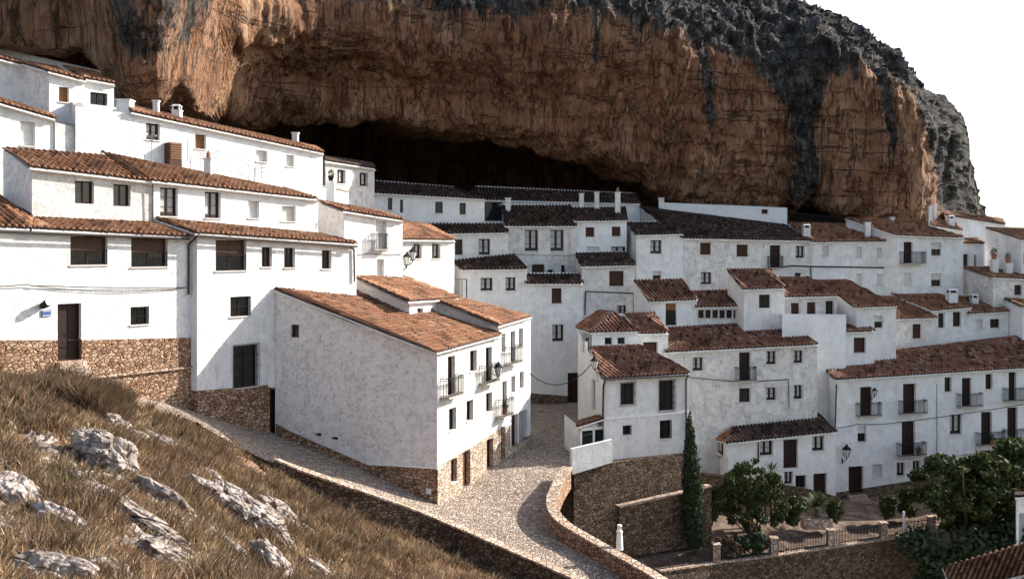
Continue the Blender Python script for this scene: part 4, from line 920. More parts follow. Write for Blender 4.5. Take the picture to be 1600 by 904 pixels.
for i_, c_ in enumerate(CC):             # the cave goes deep between these columns
    if 380 <= c_[0] <= 1005:
        if c_[0] >= 440: c_[1][2] = (c_[1][2][0] - 18, c_[1][2][1]); c_[1][3] = (c_[1][3][0] - 12, c_[1][3][1])
        (a0, A0), (a1, A1), (a2_, A2) = c_[1][:3]; c_[1][0] = (a0, A0 + 12); c_[1][1] = (a2_ - 4, A1 + 9)
def build_cliff():
    K = 6; T = np.array([c[0] for c in CC], float); arr = np.array([c[1] for c in CC], float)     # n,6,2
    pxs = np.concatenate([np.arange(-260, -20, 6), np.arange(-20, 1537, 2.5), [1537]])
    cols = np.zeros((len(pxs), K, 2))
    for k in range(K):
        for q in range(2): cols[:, k, q] = np.interp(pxs, T, arr[:, k, q])
    ker = np.ones(9) / 9
    for k in range(K):
        pad = np.pad(cols[:, k, 1], 4, mode='edge'); cols[:, k, 1] = np.convolve(pad, ker, 'valid')
    # resample every column through a smooth profile in world space
    rows = 250; W3 = np.zeros((len(pxs), rows, 3)); PY = np.zeros((len(pxs), rows))
    for i, px in enumerate(pxs):
        py = cols[i, :, 0]; Y = cols[i, :, 1]; z = (HOR - py) / F * Y
        # Catmull-Rom through (Y, z) then uniform in arc length
        pts = np.stack([Y, z], 1); ext = np.vstack([2*pts[0]-pts[1], pts, 2*pts[-1]-pts[-2]]); c = []
        for j in range(1, len(ext)-2):
            t = np.linspace(0, 1, 24, endpoint=False)[:, None]; p0, p1_, p2_, p3_ = ext[j-1], ext[j], ext[j+1], ext[j+2]
            c.append(0.5*((2*p1_) + (-p0+p2_)*t + (2*p0-5*p1_+4*p2_-p3_)*t**2 + (-p0+3*p1_-3*p2_+p3_)*t**3))
        c = np.vstack(c + [pts[-1:]]); l = np.concatenate([[0], np.cumsum(np.linalg.norm(np.diff(c, axis=0), axis=1))])
        s = np.linspace(0, l[-1], rows - 14); yy = np.interp(s, l, c[:, 0]); zz = np.interp(s, l, c[:, 1])
        back = np.linspace(1, 14, 14) ** 1.35
        yy = np.concatenate([yy, yy[-1] + back * 1.6]); zz = np.concatenate([zz, zz[-1] - back * 0.12])
        W3[i, :, 1] = yy; W3[i, :, 2] = zz + CZ; W3[i, :, 0] = (px - 800) / F * np.minimum(yy, yy[rows-15])
        PY[i] = HOR - zz / yy * F
    # normals of the smooth surface
    du = np.gradient(W3, axis=0); dv = np.gradient(W3, axis=1); N = np.cross(du, dv); N /= np.linalg.norm(N, axis=2)[..., None] + 1e-9
    if N[60:, 60:200, 1].mean() < 0: N *= -1          # displacement is measured into the rock
    stain = np.zeros((len(pxs), rows)); out = W3.copy()
    gl = np.interp(pxs, [-260, 0, 160, 200, 290, 340, 400, 480, 560, 640, 740, 800, 860, 1000, 1060, 1100, 1130, 1170, 1200, 1230, 1270, 1300, 1340, 1380, 1420, 1450, 1480, 1540],
                        [-80, -70, -60, 85, 80, -60, -50, -40, -12, 8, 25, 35, 10, 45, 50, 90, 70, 95, 140, 190, 215, 110, 95, 110, 140, 215, 330, 360])
    for i, px in enumerate(pxs):
        for r in range(rows):
            x, y, z = W3[i, r]; py = PY[i, r]; v = Vector((x, y, z))
            fl = noise.fractal(Vector((x * 0.55, y * 0.55, z * 0.10)), 0.7, 2.1, 4)
            big = noise.fractal(Vector((x * 0.10, y * 0.10, z * 0.07 + 5)), 0.8, 2.0, 3)
            fine = noise.fractal(Vector((x * 1.1, y * 1.1, z * 0.16)), 0.6, 2.2, 4)
            g_ = (gl[i] - py) / 45.0 + 0.5
            # vertical grey streaks
            for c0, wd, y1 in ((1105, 16, 220), (1250, 36, 320), (205, 34, 95), (265, 20, 110), (1385, 14, 260), (1480, 26, 345), (930, 8, 120), (1340, 8, 150)):
                t = abs(px - c0 - (py - 100) * 0.05) / wd
                if t < 1.3 and py < y1: g_ = max(g_, (1.15 - t) * min(1, (y1 - py) / 40.0))
            if px > 1420 and py < 330: g_ = max(g_, 0.35)
            if px < 340: g_ = min(g_, 0.62)
            stain[i, r] = min(1, max(0, g_))
            gs = min(1, max(0, g_))
            wx = noise.noise(Vector((x*.3, y*.3, z*.3))) * 0.8
            cp = noise.voronoi(Vector((x * 0.62 + wx, y * 0.6, z * 0.42 + wx)))
            cq = noise.voronoi(Vector((x * 1.7 + wx, y * 1.6, z * 1.1 - wx)))
            blk = noise.noise(cp[1][0] * 7.3) * 0.62 + noise.noise(cq[1][0] * 9.1) * 0.26 + min(.06, cp[0][1] - cp[0][0]) * 3.0 - 0.1
            a = 1.0 if r < rows - 15 else 0.6
            edge = 1.0 if py < 330 else 0.5
            d = (fl * (0.5 - 0.05 * gs) + big * 1.5 + fine * (0.16 + .04 * gs) + .22 * noise.fractal(Vector((x * .25, y * .25, z * 1.3)), .7, 2.1, 3) + blk * (1.25 * gs + 0.22)) * a * edge
            if px > 1420: d *= .55
            d *= 1 - .5 * min(1, max(0, (430 - px) / 60)) - (.25 if px < 160 else 0)
            out[i, r] += N[i, r] * d
    nC = len(pxs); idx = np.arange(nC * rows).reshape(nC, rows)
    Q = np.stack([idx[:-1, :-1], idx[1:, :-1], idx[1:, 1:], idx[:-1, 1:]], -1).reshape(-1, 4)
    # close the far end with a wall going back
    o = obj('cliff', (out.reshape(-1, 3), Q), 'cliff', None, smooth=False); o['kind'] = 'structure'
    a = o.data.attributes.new('stain', 'FLOAT', 'POINT'); a.data.foreach_set('value', stain.ravel().astype(np.float32))
    mbk = MB()                              # the inner back of the cave and the rear of the massif
    return o
cliff = build_cliff()
tag_label = "overhanging orange and grey limestone cliff above the village"

# ================================================================== WALLS, FENCES, STREET THINGS
def ribbon_wall(label, pts, width, depth, mat='stone', cap='coping', side=1, name='stone_wall', group=None, capw=0.05, caph=0.10):
    """pts: top centre line (world); depth: drop of the foot under each point."""
    P = [np.array(p) for p in pts]; n = len(P); nor = []
    for i in range(n):
        a = P[max(0, i-1)][:2]; b = P[min(n-1, i+1)][:2]; d = (b - a) / np.linalg.norm(b - a); nor.append(np.array((d[1], -d[0], 0)))
    dep = depth if hasattr(depth, '__len__') else [depth] * n
    root = thing(name, label, 'wall', tuple(P[n//2] - np.array((0, 0, dep[n//2]))), group)
    mb = MB(); w = width / 2
    for i in range(n-1):
        a, b = P[i], P[i+1]; na, nb = nor[i] * w, nor[i+1] * w; da, db = np.array((0,0,dep[i])), np.array((0,0,dep[i+1])); h = np.array((0,0,caph))
        mb.poly([a+na-da, b+nb-db, b+nb-h, a+na-h]); mb.poly([b-nb-db, a-na-da, a-na-h, b-nb-h])
        if i == 0: mb.poly([a-na-da, a+na-da, a+na-h, a-na-h])
        if i == n-2: mb.poly([b+nb-db, b-nb-db, b-nb-h, b+nb-h])
    obj('masonry', mb, mat, root)
    cm = MB(); w2 = w + capw
    for i in range(n-1):
        a, b = P[i], P[i+1]; na, nb = nor[i] * w2, nor[i+1] * w2; h = np.array((0,0,caph - .002))
        cm.hexa([a+na-h, b+nb-h, b-nb-h, a-na-h], [a+na, b+nb, b-nb, a-na])
    obj('coping', cm, cap, root); return root
def dense(pts, n=6):
    P = [np.array(p) for p in pts]; ext = [2*P[0]-P[1]] + P + [2*P[-1]-P[-2]]; out = []
    for j in range(1, len(ext)-2):
        for k in range(n):
            t = k / n; p0, a, b, p3_ = ext[j-1], ext[j], ext[j+1], ext[j+2]
            out.append(0.5*((2*a)+(-p0+b)*t+(2*p0-5*a+4*b-p3_)*t*t+(-p0+3*a-3*b+p3_)*t**3))
    return out + [P[-1]]
lw = dense([g(*p) for p in LW0], 4)
ribbon_wall("long stone retaining wall with pale coping running down left side of the street", lw, 0.42, 3.0, 'darkstone', name='retaining_wall')  # the darker stone paints in the shade on the outer face
rw = dense([g(*p) for p in RW0], 6)
ribbon_wall("curved stone parapet at the bend on right side of the street", rw, 0.45, [1.2]*12 + [6.5]*(len(rw)-12), 'stone', name='parapet_wall')
# stone terrace under the corner house
TP = Plane((902, 57.6), (1072, 61.4))
def wall_face(label, pl, x0, x1, top, bot, thick, mat, cap=True, name='terrace_wall', off=0.0):
    s0, s1 = pl.s_at(x0, off), pl.s_at(x1, off); root = thing(name, label, 'wall', tuple(pl.pt((s0+s1)/2, min(pl.z_at(x, y) for x, y in bot), off)))
    mb = MB(); tl, bl = zline(pl, top, off), zline(pl, bot, off)
    br = sorted({s0, s1} | {p[0] for p in tl if s0 < p[0] < s1})
    for a, b in zip(br[:-1], br[1:]):
        B0 = [pl.pt(a, interp(bl, a), off), pl.pt(b, interp(bl, b), off), pl.pt(b, interp(bl, b), off - thick), pl.pt(a, interp(bl, a), off - thick)]
        T0 = [pl.pt(a, interp(tl, a), off), pl.pt(b, interp(tl, b), off), pl.pt(b, interp(tl, b), off - thick), pl.pt(a, interp(tl, a), off - thick)]
        mb.hexa(B0, T0)
        if cap:
            pass
    obj('masonry', mb, mat, root)
    if cap:
        cm = MB()
        for a, b in zip(br[:-1], br[1:]):
            za, zb_ = interp(tl, a), interp(tl, b)
            cm.hexa([pl.pt(a, za + .003, off + .05), pl.pt(b, zb_ + .003, off + .05), pl.pt(b, zb_ + .003, off - thick - .03), pl.pt(a, za + .003, off - thick - .03)],
                    [pl.pt(a, za + .09, off + .05), pl.pt(b, zb_ + .09, off + .05), pl.pt(b, zb_ + .09, off - thick - .03), pl.pt(a, za + .09, off - thick - .03)])
        obj('coping', cm, 'coping', root)
    return root
wall_face("tall brown rubble terrace wall carrying the corner house with barred windows", TP, 897, 1072, [(901, 737), (957, 722), (1072, 707)], [(901, 880), (1072, 850)], 1.6, 'darkstone', cap=False)
wall_face("low stone buttress wall with pale sloped coping at foot of the tall terrace wall", TP, 968, 1112, [(968, 793), (1072, 770), (1112, 760)], [(968, 870), (1112, 850)], 0.45, 'darkstone', off=0.9)
# white parapet and glazed porch by the corner house
pp = wall_face("curved white rendered parapet in front of glazed porch at the corner house", Plane((895, 57.3), (957, 58.6)), 894, 957, [(894, 701), (957, 686)], [(894, 741), (957, 722)], 0.25, 'white', cap=False, name='porch_parapet')
PP = Plane((908, 58.9), (946, 59.7))
pr = thing('porch', "small glazed porch with two tile slab roof leaning on the corner house", 'porch', tuple(PP.P(925, 705)))
pm = MB(); sA, sB = PP.s_at(906), PP.s_at(945)
for x in (906, 926, 943): pbox(pm, PP, PP.s_at(x), PP.s_at(x) + .12, PP.z_at(925, 712), PP.z_at(925, 664), -.06, .06)
pbox(pm, PP, sA, sB, PP.z_at(925, 671), PP.z_at(925, 667), -.06, .06); pbox(pm, PP, sA, sB, PP.z_at(925, 700), PP.z_at(925, 696), -.06, .06)
pbox(pm, PP, sA, sB, PP.z_at(925, 712), PP.z_at(925, 700), -.05, .05)
obj('porch_frame', pm, 'whitepaint', pr)
gm = MB(); pbox(gm, PP, sA, sB, PP.z_at(925, 700), PP.z_at(925, 667), -.03, -.01); obj('glass', gm, 'glass', pr)
bk = MB(); q0, q1 = PP.pt(sA, 0, 0), PP.pt(sA, 0, -1.8)
bk.poly([(q0[0], q0[1], PP.z_at(925, 712)), (q0[0], q0[1], PP.z_at(925, 664)), (q1[0], q1[1], PP.z_at(925, 652)), (q1[0], q1[1], PP.z_at(925, 712))]); obj('side_wall', bk, 'white', pr)
roof(pr, [PP.P(900, 667, .35), PP.P(946, 653, .35), PP.P(948, 646, -1.6), PP.P(902, 659, -1.6)], PP, 'tile')
# left side wall of the corner house and hipped tower (door, meter, lamp)
SW = Plane((903, 66.2), (944, 59.5))
sw = obj('side_wall', (lambda m_: (strips(m_, SW, SW.s_at(903), SW.s_at(944), zline(SW, [(903, 515), (925, 560), (944, 593)]), zline(SW, [(903, 655), (944, 735)]), [opening(SW, 924, 592, 930, 641), opening(SW, 910, 527, 913, 549)]), m_)[1])(MB()), 'white', rr1[0])
add_opening(rr1[0], SW, opening(SW, 924, 592, 930, 641), 'd'); add_opening(rr1[0], SW, opening(SW, 910, 527, 913, 549), 'n')
mt = MB(); pbox(mt, SW, SW.s_at(933), SW.s_at(936), SW.z_at(934, 596), SW.z_at(934, 582), 0, .12); obj('meter_box', mt, 'pvc', rr1[0])
# lower boundary wall with iron fence and pillars
fw = [g(1028, 889, -18.65), g(1119, 876, -18.95), g(1209, 865, -19.05), g(1298, 852, -19.15), g(1380, 840, -19.25), g(1455, 830, -19.35)]
ribbon_wall("low rubble boundary wall carrying the iron garden fence at bottom right", fw, 0.4, 5.5, 'darkstone', name='boundary_wall')
pil = [(1119, 852, 877), (1209, 838, 867), (1298, 825, 853), (1380, 812, 841), (1455, 803, 832)]
pil0 = None
for i, (px, y0, y1) in enumerate(pil):
    b_ = fw[i+1]; w = 0.22
    lab = ["reddish stone pillar at left end of the fence beside the low spiky shrub", "reddish stone pillar second from the left end of the iron fence", "reddish stone pillar in the middle of the iron fence", "reddish stone pillar fourth from the left, near the white post", "reddish stone pillar at right end of the fence by the leafy tree"][i]
    if pil0 is None:
        pil0 = thing('fence_pillar', lab, 'pillar', b_, 'pillars of the garden fence')
        mb = MB(); x, y, z = b_; mb.box(x-w, y-w, z, x+w, y+w, z+.98); obj('shaft', mb, 'coping', pil0)
        mb = MB(); mb.box(x-w-.04, y-w-.04, z+.982, x+w+.04, y+w+.04, z+1.06); obj('cap', mb, 'coping', pil0)
    else:
        r_ = pil0.copy(); link(r_); r_.location = b_; r_['label'] = lab
        for ch in pil0.children: c_ = ch.copy(); link(c_); c_.parent = r_
for i in range(5):
    a, b_ = np.array(fw[i]), np.array(fw[i+1]); d = (b_ - a); ln = np.linalg.norm(d[:2]); dd = d / ln
    if i > 0: a = a + dd * .25
    b_ = b_ - dd * .25
    lab = ["black iron fence panel at the left beside spiky shrub", "black iron fence panel between first and second pillar", "black iron fence panel between second and middle pillar", "black iron fence panel between middle and fourth pillar", "short black iron fence panel crossed by the white post"][i]
    fr = thing('fence_panel', lab, 'fence', tuple(a), 'iron panels of the garden fence')
    up = lambda h: np.array((0, 0, h))
    rm = MB()
    for h in (.12, .82): rm.bar(a + up(h), b_ + up(h), .028, 4)
    obj('rail', rm, 'iron', fr)
    bm_ = MB(); n_ = int(ln / .14)
    for k in range(n_ + 1):
        q = a + (b_ - a) * k / n_; bm_.bar(q + up(.01), q + up(.95), .02, 4); bm_.bar(q + up(.95), q + up(1.02), .016, 4, .002)
    obj('bars', bm_, 'iron', fr)
wp = MB(); q = g(1412, 836, -19.3); wp.lathe(q, [(.085, 0), (.085, 1.55), (.06, 1.6)], 10); tag(obj('white_post', wp, 'whitepaint'), "slim white post rising through the iron fence", 'post')
wp = MB(); q = g(968, 858, -14.2); wp.lathe(q, [(.17, 0), (.14, .6), (.12, .8), (.15, .82), (.15, .87), (.11, .9)], 12)
wr = obj('chimney_post', wp, 'whitepaint'); tag(wr, "tapered white chimney post behind the curved street parapet", 'post')
vm = MB()
for k in range(8):
    t = k * math.pi / 4; vm.bar((q[0]+.09*math.cos(t), q[1]+.09*math.sin(t), q[2]+.9), (q[0]+.09*math.cos(t), q[1]+.09*math.sin(t), q[2]+1.1), .018, 4)
vm.lathe((q[0], q[1], q[2]+1.1), [(.12, 0), (.1, .06)], 10); obj('vent_cowl', vm, 'whitepaint', wr)
# garden steps at R4/R5 doors
st = thing('garden_steps', "stone steps climbing to brown double door beside white wall lamp", 'steps', g(1338, 812, -18.5))
q = R5P.P(1337, 772); zt = q[2]; s_ = R5P.s_at(1337)
for k in range(5):
    mb = MB(); pbox(mb, R5P, s_ - .75, s_ + .75, zt - 2.4, zt - .19 * k - .01, .04 + .32 * k, .04 + .32 * (k+1)); obj('step', mb, 'coping', st)
fm = wall_face("brown rubble plinth wall beneath hipped cottage above the garden", Plane((1105, 67.6), (1318, 70.6)), 1105, 1318, [(1105, 742), (1225, 757), (1262, 763), (1318, 778)], [(1105, 850), (1318, 830)], 1.0, 'darkstone', cap=False, off=.35, name='plinth_wall')
# stone tubs and slabs
pb = MB(); q = g(1277, 822, -18.5); pb.box(q[0]-1.0, q[1]-.35, q[2]-.1, q[0]+.9, q[1]+.35, q[2]+.55); tb = obj('planter', pb, 'coping'); tag(tb, "long stone planter holding the spiky palm in the garden", 'planter')
# bottom right roof building
BR = Plane((1475, 52.5), (1620, 49.5))
br = thing('house', "low outbuilding with pale red tile roof cut by the bottom right corner", 'house', tuple(BR.P(1550, 960)), 'houses of the white village')
Q = [BR.P(1500, 944, 3.0), BR.P(1720, 872, 3.0), BR.P(1720, 812, -0.2), BR.P(1472, 886, -0.2)]
roof(br, Q, BR, 'tile', caps=())
bm_ = MB(); s0, s1 = BR.s_at(1480), BR.s_at(1720); strips(bm_, BR, s0, s1, [(s0, BR.z_at(1480, 892)), (s1, BR.z_at(1720, 826))], [(s0, CZ-25), (s1, CZ-25)], [])
Pf = BR.shift(2.7); strips(bm_, Pf, s0+.3, s1, [(s0, Pf.z_at(1500, 946)), (s1, Pf.z_at(1720, 876))], [(s0, CZ-25), (s1, CZ-25)], [])
a_, b2_ = BR.pt(s0 + .1, 0, 0), BR.pt(s0 + .1, 0, 2.7); za, zb2 = BR.z_at(1482, 893), Pf.z_at(1500, 946)
bm_.poly([(a_[0], a_[1], CZ-25), (b2_[0], b2_[1], CZ-25), (b2_[0], b2_[1], zb2), (a_[0], a_[1], za)]); obj('wall', bm_, 'white', br)
rb = house("sliver of a white wall with graffiti grey door at lower right edge", Plane((1588, 60), (1700, 61)), (1588, 776), (1700, 770), (1586, 770), (1700, 762), 3, [(1588, 900), (1700, 900)], [(1592, 800, 1640, 850, 'm')], tile='darktile', caps=())

bw = Plane((-60, 65.6), (190, 67)); wm = MB(); strips(wm, bw, bw.s_at(-60), bw.s_at(190), [(bw.s_at(-60), bw.z_at(-60, 62)), (bw.s_at(190), bw.z_at(190, 118))], [(bw.s_at(-60), CZ + 5), (bw.s_at(190), CZ + 5)], [])
tag(obj('rock_wall', wm, 'white'), "whitewashed wall closing the gap between highest roofs and cliff", 'wall')
# wall lamps (lantern on a bracket)
def lantern(label, pl, px, py, h, off=0.0, group='wrought iron street lanterns'):
    """px,py: centre of the lantern body; fixed to the wall behind"""
    q = pl.P(px, py, off + .55); w = h * .27
    root = thing('wall_lantern', label, 'lamp', tuple(q - np.array((0, 0, h*.5))), group)
    c = q - np.array((0, 0, h * .35)); gl = MB(); gl.lathe(c, [(w*.45, 0), (w, h*.5)], 6); obj('lamp_glass', gl, 'lampglass', root)
    fr = MB()
    for k in range(6):
        t = k*math.pi/3; fr.bar(c + np.array((w*.47*math.cos(t), w*.47*math.sin(t), 0)), c + np.array((w*1.03*math.cos(t), w*1.03*math.sin(t), h*.5)), .018, 4)
    fr.lathe(c - np.array((0, 0, h*.07)), [(w*.2, 0), (w*.5, h*.07)], 6); obj('lamp_frame', fr, 'iron', root)
    tp = MB(); tp.lathe(c + np.array((0, 0, h*.5)), [(w*1.2, 0), (w*.5, h*.18), (w*.3, h*.22), (w*.3, h*.28), (w*.05, h*.36)], 8); obj('lamp_hood', tp, 'iron', root)
    b_ = MB(); wall_ = q.copy(); wall_[:2] -= pl.n * .55; lo = c - np.array((0, 0, h*.07)); dn = wall_ - np.array((0, 0, h * .75))
    arc = [lo, lo - np.array((0, 0, h*.12)) - np.append(pl.n*.08, 0), lo*.5 + dn*.5 - np.array((0, 0, h*.1)), dn]
    b_.tube(arc, .028, 5); b_.bar(dn - np.array((0,0,.18)), dn + np.array((0,0,.22)), .05, 6); b_.bar(wall_ - np.array((0,0,h*.2)), lo - np.array((0,0,h*.05)), .018, 4)
    obj('bracket', b_, 'iron', root); return root
lantern("black lantern on bracket above the brown doors at lower right", R5P, 1323, 705, 1.1)
lantern("left one of the twin lanterns on the sunlit wall behind the central roof", H5P, 636, 405, 1.0)
lantern("right one of the twin lanterns, under the left window of sunlit house", H5P, 645, 397, 1.0)
lantern("black lantern on the street facade between two balconies of central house", FC, 779, 577, 0.9)
lantern("small lantern on the side wall above the door of the corner house", SW, 929, 567, 0.9)
lantern("small lantern beside the top left balcony door of the long right house", R5P, 1367, 612, 0.7)
# floodlight and plaque at H1
fl = thing('wall_floodlight', "round white faced floodlight on the wall above blue plaque", 'lamp', tuple(p1.P(72, 480, 0)))
q = p1.P(76, 472, .42); a_ = p1.P(66, 478, .05); fb = MB(); fb.bar(a_, q, .14, 12, .19); obj('lamp_housing', fb, 'iron', fl)
d_ = (q - a_) / np.linalg.norm(q - a_); fg = MB(); fg.bar(q, q + d_ * .03, .165, 12); obj('lamp_glass', fg, 'lampglass', fl)
pqm = MB(); pbox(pqm, p1, p1.s_at(65), p1.s_at(79), p1.z_at(72, 494), p1.z_at(72, 484), .01, .05)
pq = obj('wall_plaque', pqm, 'plaque'); tag(pq, "small blue enamel plaque with white rim left of the dark door", 'plaque')
wmb = MB(); pbox(wmb, p1, p1.s_at(66), p1.s_at(78), p1.z_at(72, 486.2), p1.z_at(72, 485.0), .05, .055); pbox(wmb, p1, p1.s_at(66), p1.s_at(78), p1.z_at(72, 493.2), p1.z_at(72, 492.0), .05, .055); obj('rim', wmb, 'pvc', pq)

# cables
def cable(label, pts, r=.022, sag=.0, seg=10):
    mb = MB(); P = [np.array(p) for p in pts]
    for a, b_ in zip(P[:-1], P[1:]):
        prev = a
        for k in range(1, seg + 1):
            t = k / seg; c_ = a + (b_ - a) * t - np.array((0, 0, sag * 4 * t * (1 - t))); mb.bar(prev, c_, r, 5); prev = c_
    return tag(obj('power_cable', mb, 'cable'), label, 'cable', 'cables along the house walls')
cable("thin black cable looped across the front of the stone based house", [p1.P(-60, 447, .06), p1.P(45, 444, .1), p1.P(60, 446, .1), p1.P(292, 449, .06)], .02, .05)
cable("second cable sagging just under the first on the stone based house", [p1.P(50, 446, .08), p1.P(180, 456, .06), p1.P(292, 449, .06)], .015, .05)
cable("cable running along small sunlit house below its balcony", [p4.P(556, 397, .05), p4.P(575, 396, .05), p4.P(628, 397, .05)], .02, .03)
cable("thick black cable spanning the street from central house to corner house", [FC.P(828, 583, .1), SW.P(931, 560, .2)], .03, 1.1, 16)
MP = m3[2]
cable("thick bent black cable boxed around the wall below the wide brown window", [MP.P(914, 492, .06), MP.P(915, 455, .06), MP.P(990, 458, .06), MP.P(990, 490, .06)], .045, .0)
B1P = b1[2]
cable("black cable from corner house gutter across the three storey house", [B1P.P(1076, 589, .3), B1P.P(1160, 596, .06), B1P.P(1232, 592, .06), B1P.P(1233, 636, .06)], .03, .02)
T2P = t2[2]; T1P = t1[2]
cable("thick black cable under the five small grey windows", [T1P.P(1205, 420, .06), T1P.P(1235, 415, .06), T2P.P(1330, 417, .06), T2P.P(1398, 418, .06)], .06, .02)
cable("cable drop between three brown doors terrace and the grey windows", [T2P.P(1266, 416, .06), T2P.P(1268, 440, .06)], .04, .0)
cable("long cable along first floor of the long balcony house", [R5P.P(1307, 668, .08), R5P.P(1340, 662, .06), R5P.P(1400, 660, .06), R5P.P(1600, 631, .06), R5P.P(1700, 622, .06)], .022, .06)
cable("thin cable above the ground floor garage of the balcony house", [R5P.P(1464, 716, .05), R5P.P(1600, 694, .05)], .018, .06)
cable("faint cable across the pair of tall black framed windows", [lean[2].P(705, 396, .05), u4[2].P(800, 397, .05), u4[2].P(896, 399, .05)], .015, .03)

# roof terrace things on the left: aerials, terrace railing, wooden box, pots
def aerial(label, px, y0, y1, Y, arms):
    mb = MB(); a = W(px, y1, Y); b_ = W(px, y0, Y); root = thing('tv_aerial', label, 'aerial', tuple(a))
    mb.bar(a, b_, .022, 6); obj('mast', mb, 'greydoor', root); am = MB()
    for dz_, w_, k in arms: c_ = b_ - np.array((0, 0, dz_)); am.bar(c_ - np.array((w_, -.1, 0)), c_ + np.array((w_, -.1, 0)), k, 5)
    obj('antenna_arms', am, 'greydoor', root)
aerial("thin grey aerial mast standing on the upper left tile roof", 237, 211, 262, 52.5, [(.05, .28, .05), (.12, .2, .02), (.3, .12, .02)])
aerial("slim mast leaning on the terrace near wooden shutter box", 293, 217, 252, 56, [(.0, .04, .02)])
aerial("small branched aerial on the long terrace by white shuttered window", 409, 256, 280, 60, [(.03, .22, .02), (.25, .3, .02), (.5, .18, .02)])
bx = MB(); BP = U.shift(.55); s0, s1 = BP.s_at(265), BP.s_at(284); z0, z1 = BP.z_at(275, 249), BP.z_at(275, 223)
pbox(bx, BP, s0, s1, z0 - .9, z1, -.54, 0); cb = obj('cabinet', bx, 'brown'); tag(cb, "brown slatted wooden cabinet against the white terrace wall", 'cabinet')
sl = MB()
for k in range(7): pbox(sl, BP, s0 + .05, s1 - .05, z0 + (z1-z0)*k/7 + .03, z0 + (z1-z0)*(k+1)/7 - .03, .001, .03)
obj('slats', sl, 'palewood', cb)
tr = thing('terrace_railing', "pale thin metal railing around roof terrace above upper house roof", 'railing', tuple(W(345, 270, 57)))
rm = MB(); tp_ = [W(303, 236, 57), W(320, 240, 56.2), W(342, 236, 56.5), W(374, 240, 58), W(392, 252, 58.5)]
for a, b_ in zip(tp_[:-1], tp_[1:]):
    for k in range(5):
        q = a + (b_ - a) * k / 5; rm.bar(q, q - np.array((0, 0, 1.25)), .014, 4)
    for h in (.02, .35, 1.1): rm.bar(a - np.array((0,0,h)), b_ - np.array((0,0,h)), .016, 4)
obj('bars', rm, 'greydoor', tr)
# dark iron fence in the small cave
cf = thing('cave_fence', "black iron fence closing the small cave at the cliff foot", 'fence', tuple(W(1275, 350, 92)))
rm = MB(); a, b_ = W(1232, 330, 91.5), W(1318, 338, 91.5)
for k in range(40): q = a + (b_ - a) * k / 39; rm.bar(q, q - np.array((0, 0, 1.6)), .025, 4)
for h in (.1, 1.4): rm.bar(a - np.array((0,0,h)), b_ - np.array((0,0,h)), .03, 4)
obj('bars', rm, 'iron', cf)
# terrace cage by m1
cg = thing('terrace_railing', "black framed balcony railing between sunlit house and dark roofed house", 'railing', tuple(W(705, 470, 70)))
rm = MB(); c0, c1_ = W(676, 437, 69.5), W(729, 436, 69.5)
for k in range(9): q = c0 + (c1_ - c0) * k / 8; rm.bar(q, q - np.array((0, 0, 1.4)), .02, 4)
rm.bar(c0, c1_, .04, 4); rm.bar(c1_, c1_ - np.array((0, 0, 2.2)), .05, 4); obj('bars', rm, 'iron', cg)
def potted(label, px, py, Y, s=1.0, spiky=False, pot='clay'):
    q = W(px, py, Y); root = thing('potted_plant', label, 'plant', tuple(q), 'potted plants on roofs and balconies')
    mb = MB(); mb.lathe(q, [(.12*s, 0), (.18*s, .26*s), (.2*s, .28*s), (.2*s, .32*s)], 10); obj('pot', mb, pot, root)
    V, Q = leaves([(q[0], q[1], q[2] + .5*s, .24*s, .24*s, .26*s)], 160, .07*s); obj('foliage', (V, Q), 'leaf', root)
def leaves(blobs, n, size, shell=0.55, up=0.0):
    B = np.array(blobs, float); vol = (B[:, 3] * B[:, 4] * B[:, 5]); k = rng.choice(len(B), n, p=vol / vol.sum()); b_ = B[k]
    d = rng.normal(size=(n, 3)); d /= np.linalg.norm(d, axis=1)[:, None]; r = (shell + (1 - shell) * rng.random(n)) ; r *= 1 + .12 * rng.normal(size=n)
    C = b_[:, :3] + d * b_[:, 3:6] * r[:, None]
    t = rng.normal(size=(n, 3)); t[:, 2] += up; t /= np.linalg.norm(t, axis=1)[:, None]; w = np.cross(t, d + rng.normal(size=(n, 3)) * .6); w /= np.linalg.norm(w, axis=1)[:, None] + 1e-9
    s = size * (.6 + .8 * rng.random(n))[:, None]
    V = np.stack([C - t*s*.5, C + w*s*.38, C + t*s*.75, C - w*s*.38], 1).reshape(-1, 3)
    return V, np.arange(4*n).reshape(-1, 4)
potted("potted plant on white pier at the end of terrace wall by cave house", 517, 283, 64.5, 1.1, pot='iron')
potted("plant pot on the left white chimney of the broad low roof", 1553, 405, 84, 1.3)
potted("plant pot on the right white chimney of the broad low roof", 1575, 411, 84, 1.2)
potted("clay pot with small plant on the low street balcony", 788, 648, 57.4, 1.0)
potted("dark potted plant on the bottom left balcony of right house", 1436, 711, 73, 1.0)
potted("potted plant hanging by the tall balcony of long right house", 1551, 694, 74.4, 1.0)
pm_ = MB(); q = W(517, 283, 64.5); pm_.box(q[0]-.27, q[1]-.27, q[2]-3, q[0]+.27, q[1]+.27, q[2]); tag(obj('terrace_pier', pm_, 'whitepaint'), "square white pier carrying a plant pot before the cave house", 'pier')
tw = wall_face("low sunlit white terrace wall beside the cave mouth house", Plane((440, 61.5), (560, 68)), 436, 545, [(436, 283), (500, 291), (545, 300)], [(436, 340), (545, 345)], .25, 'white', cap=True, name='terrace_parapet')

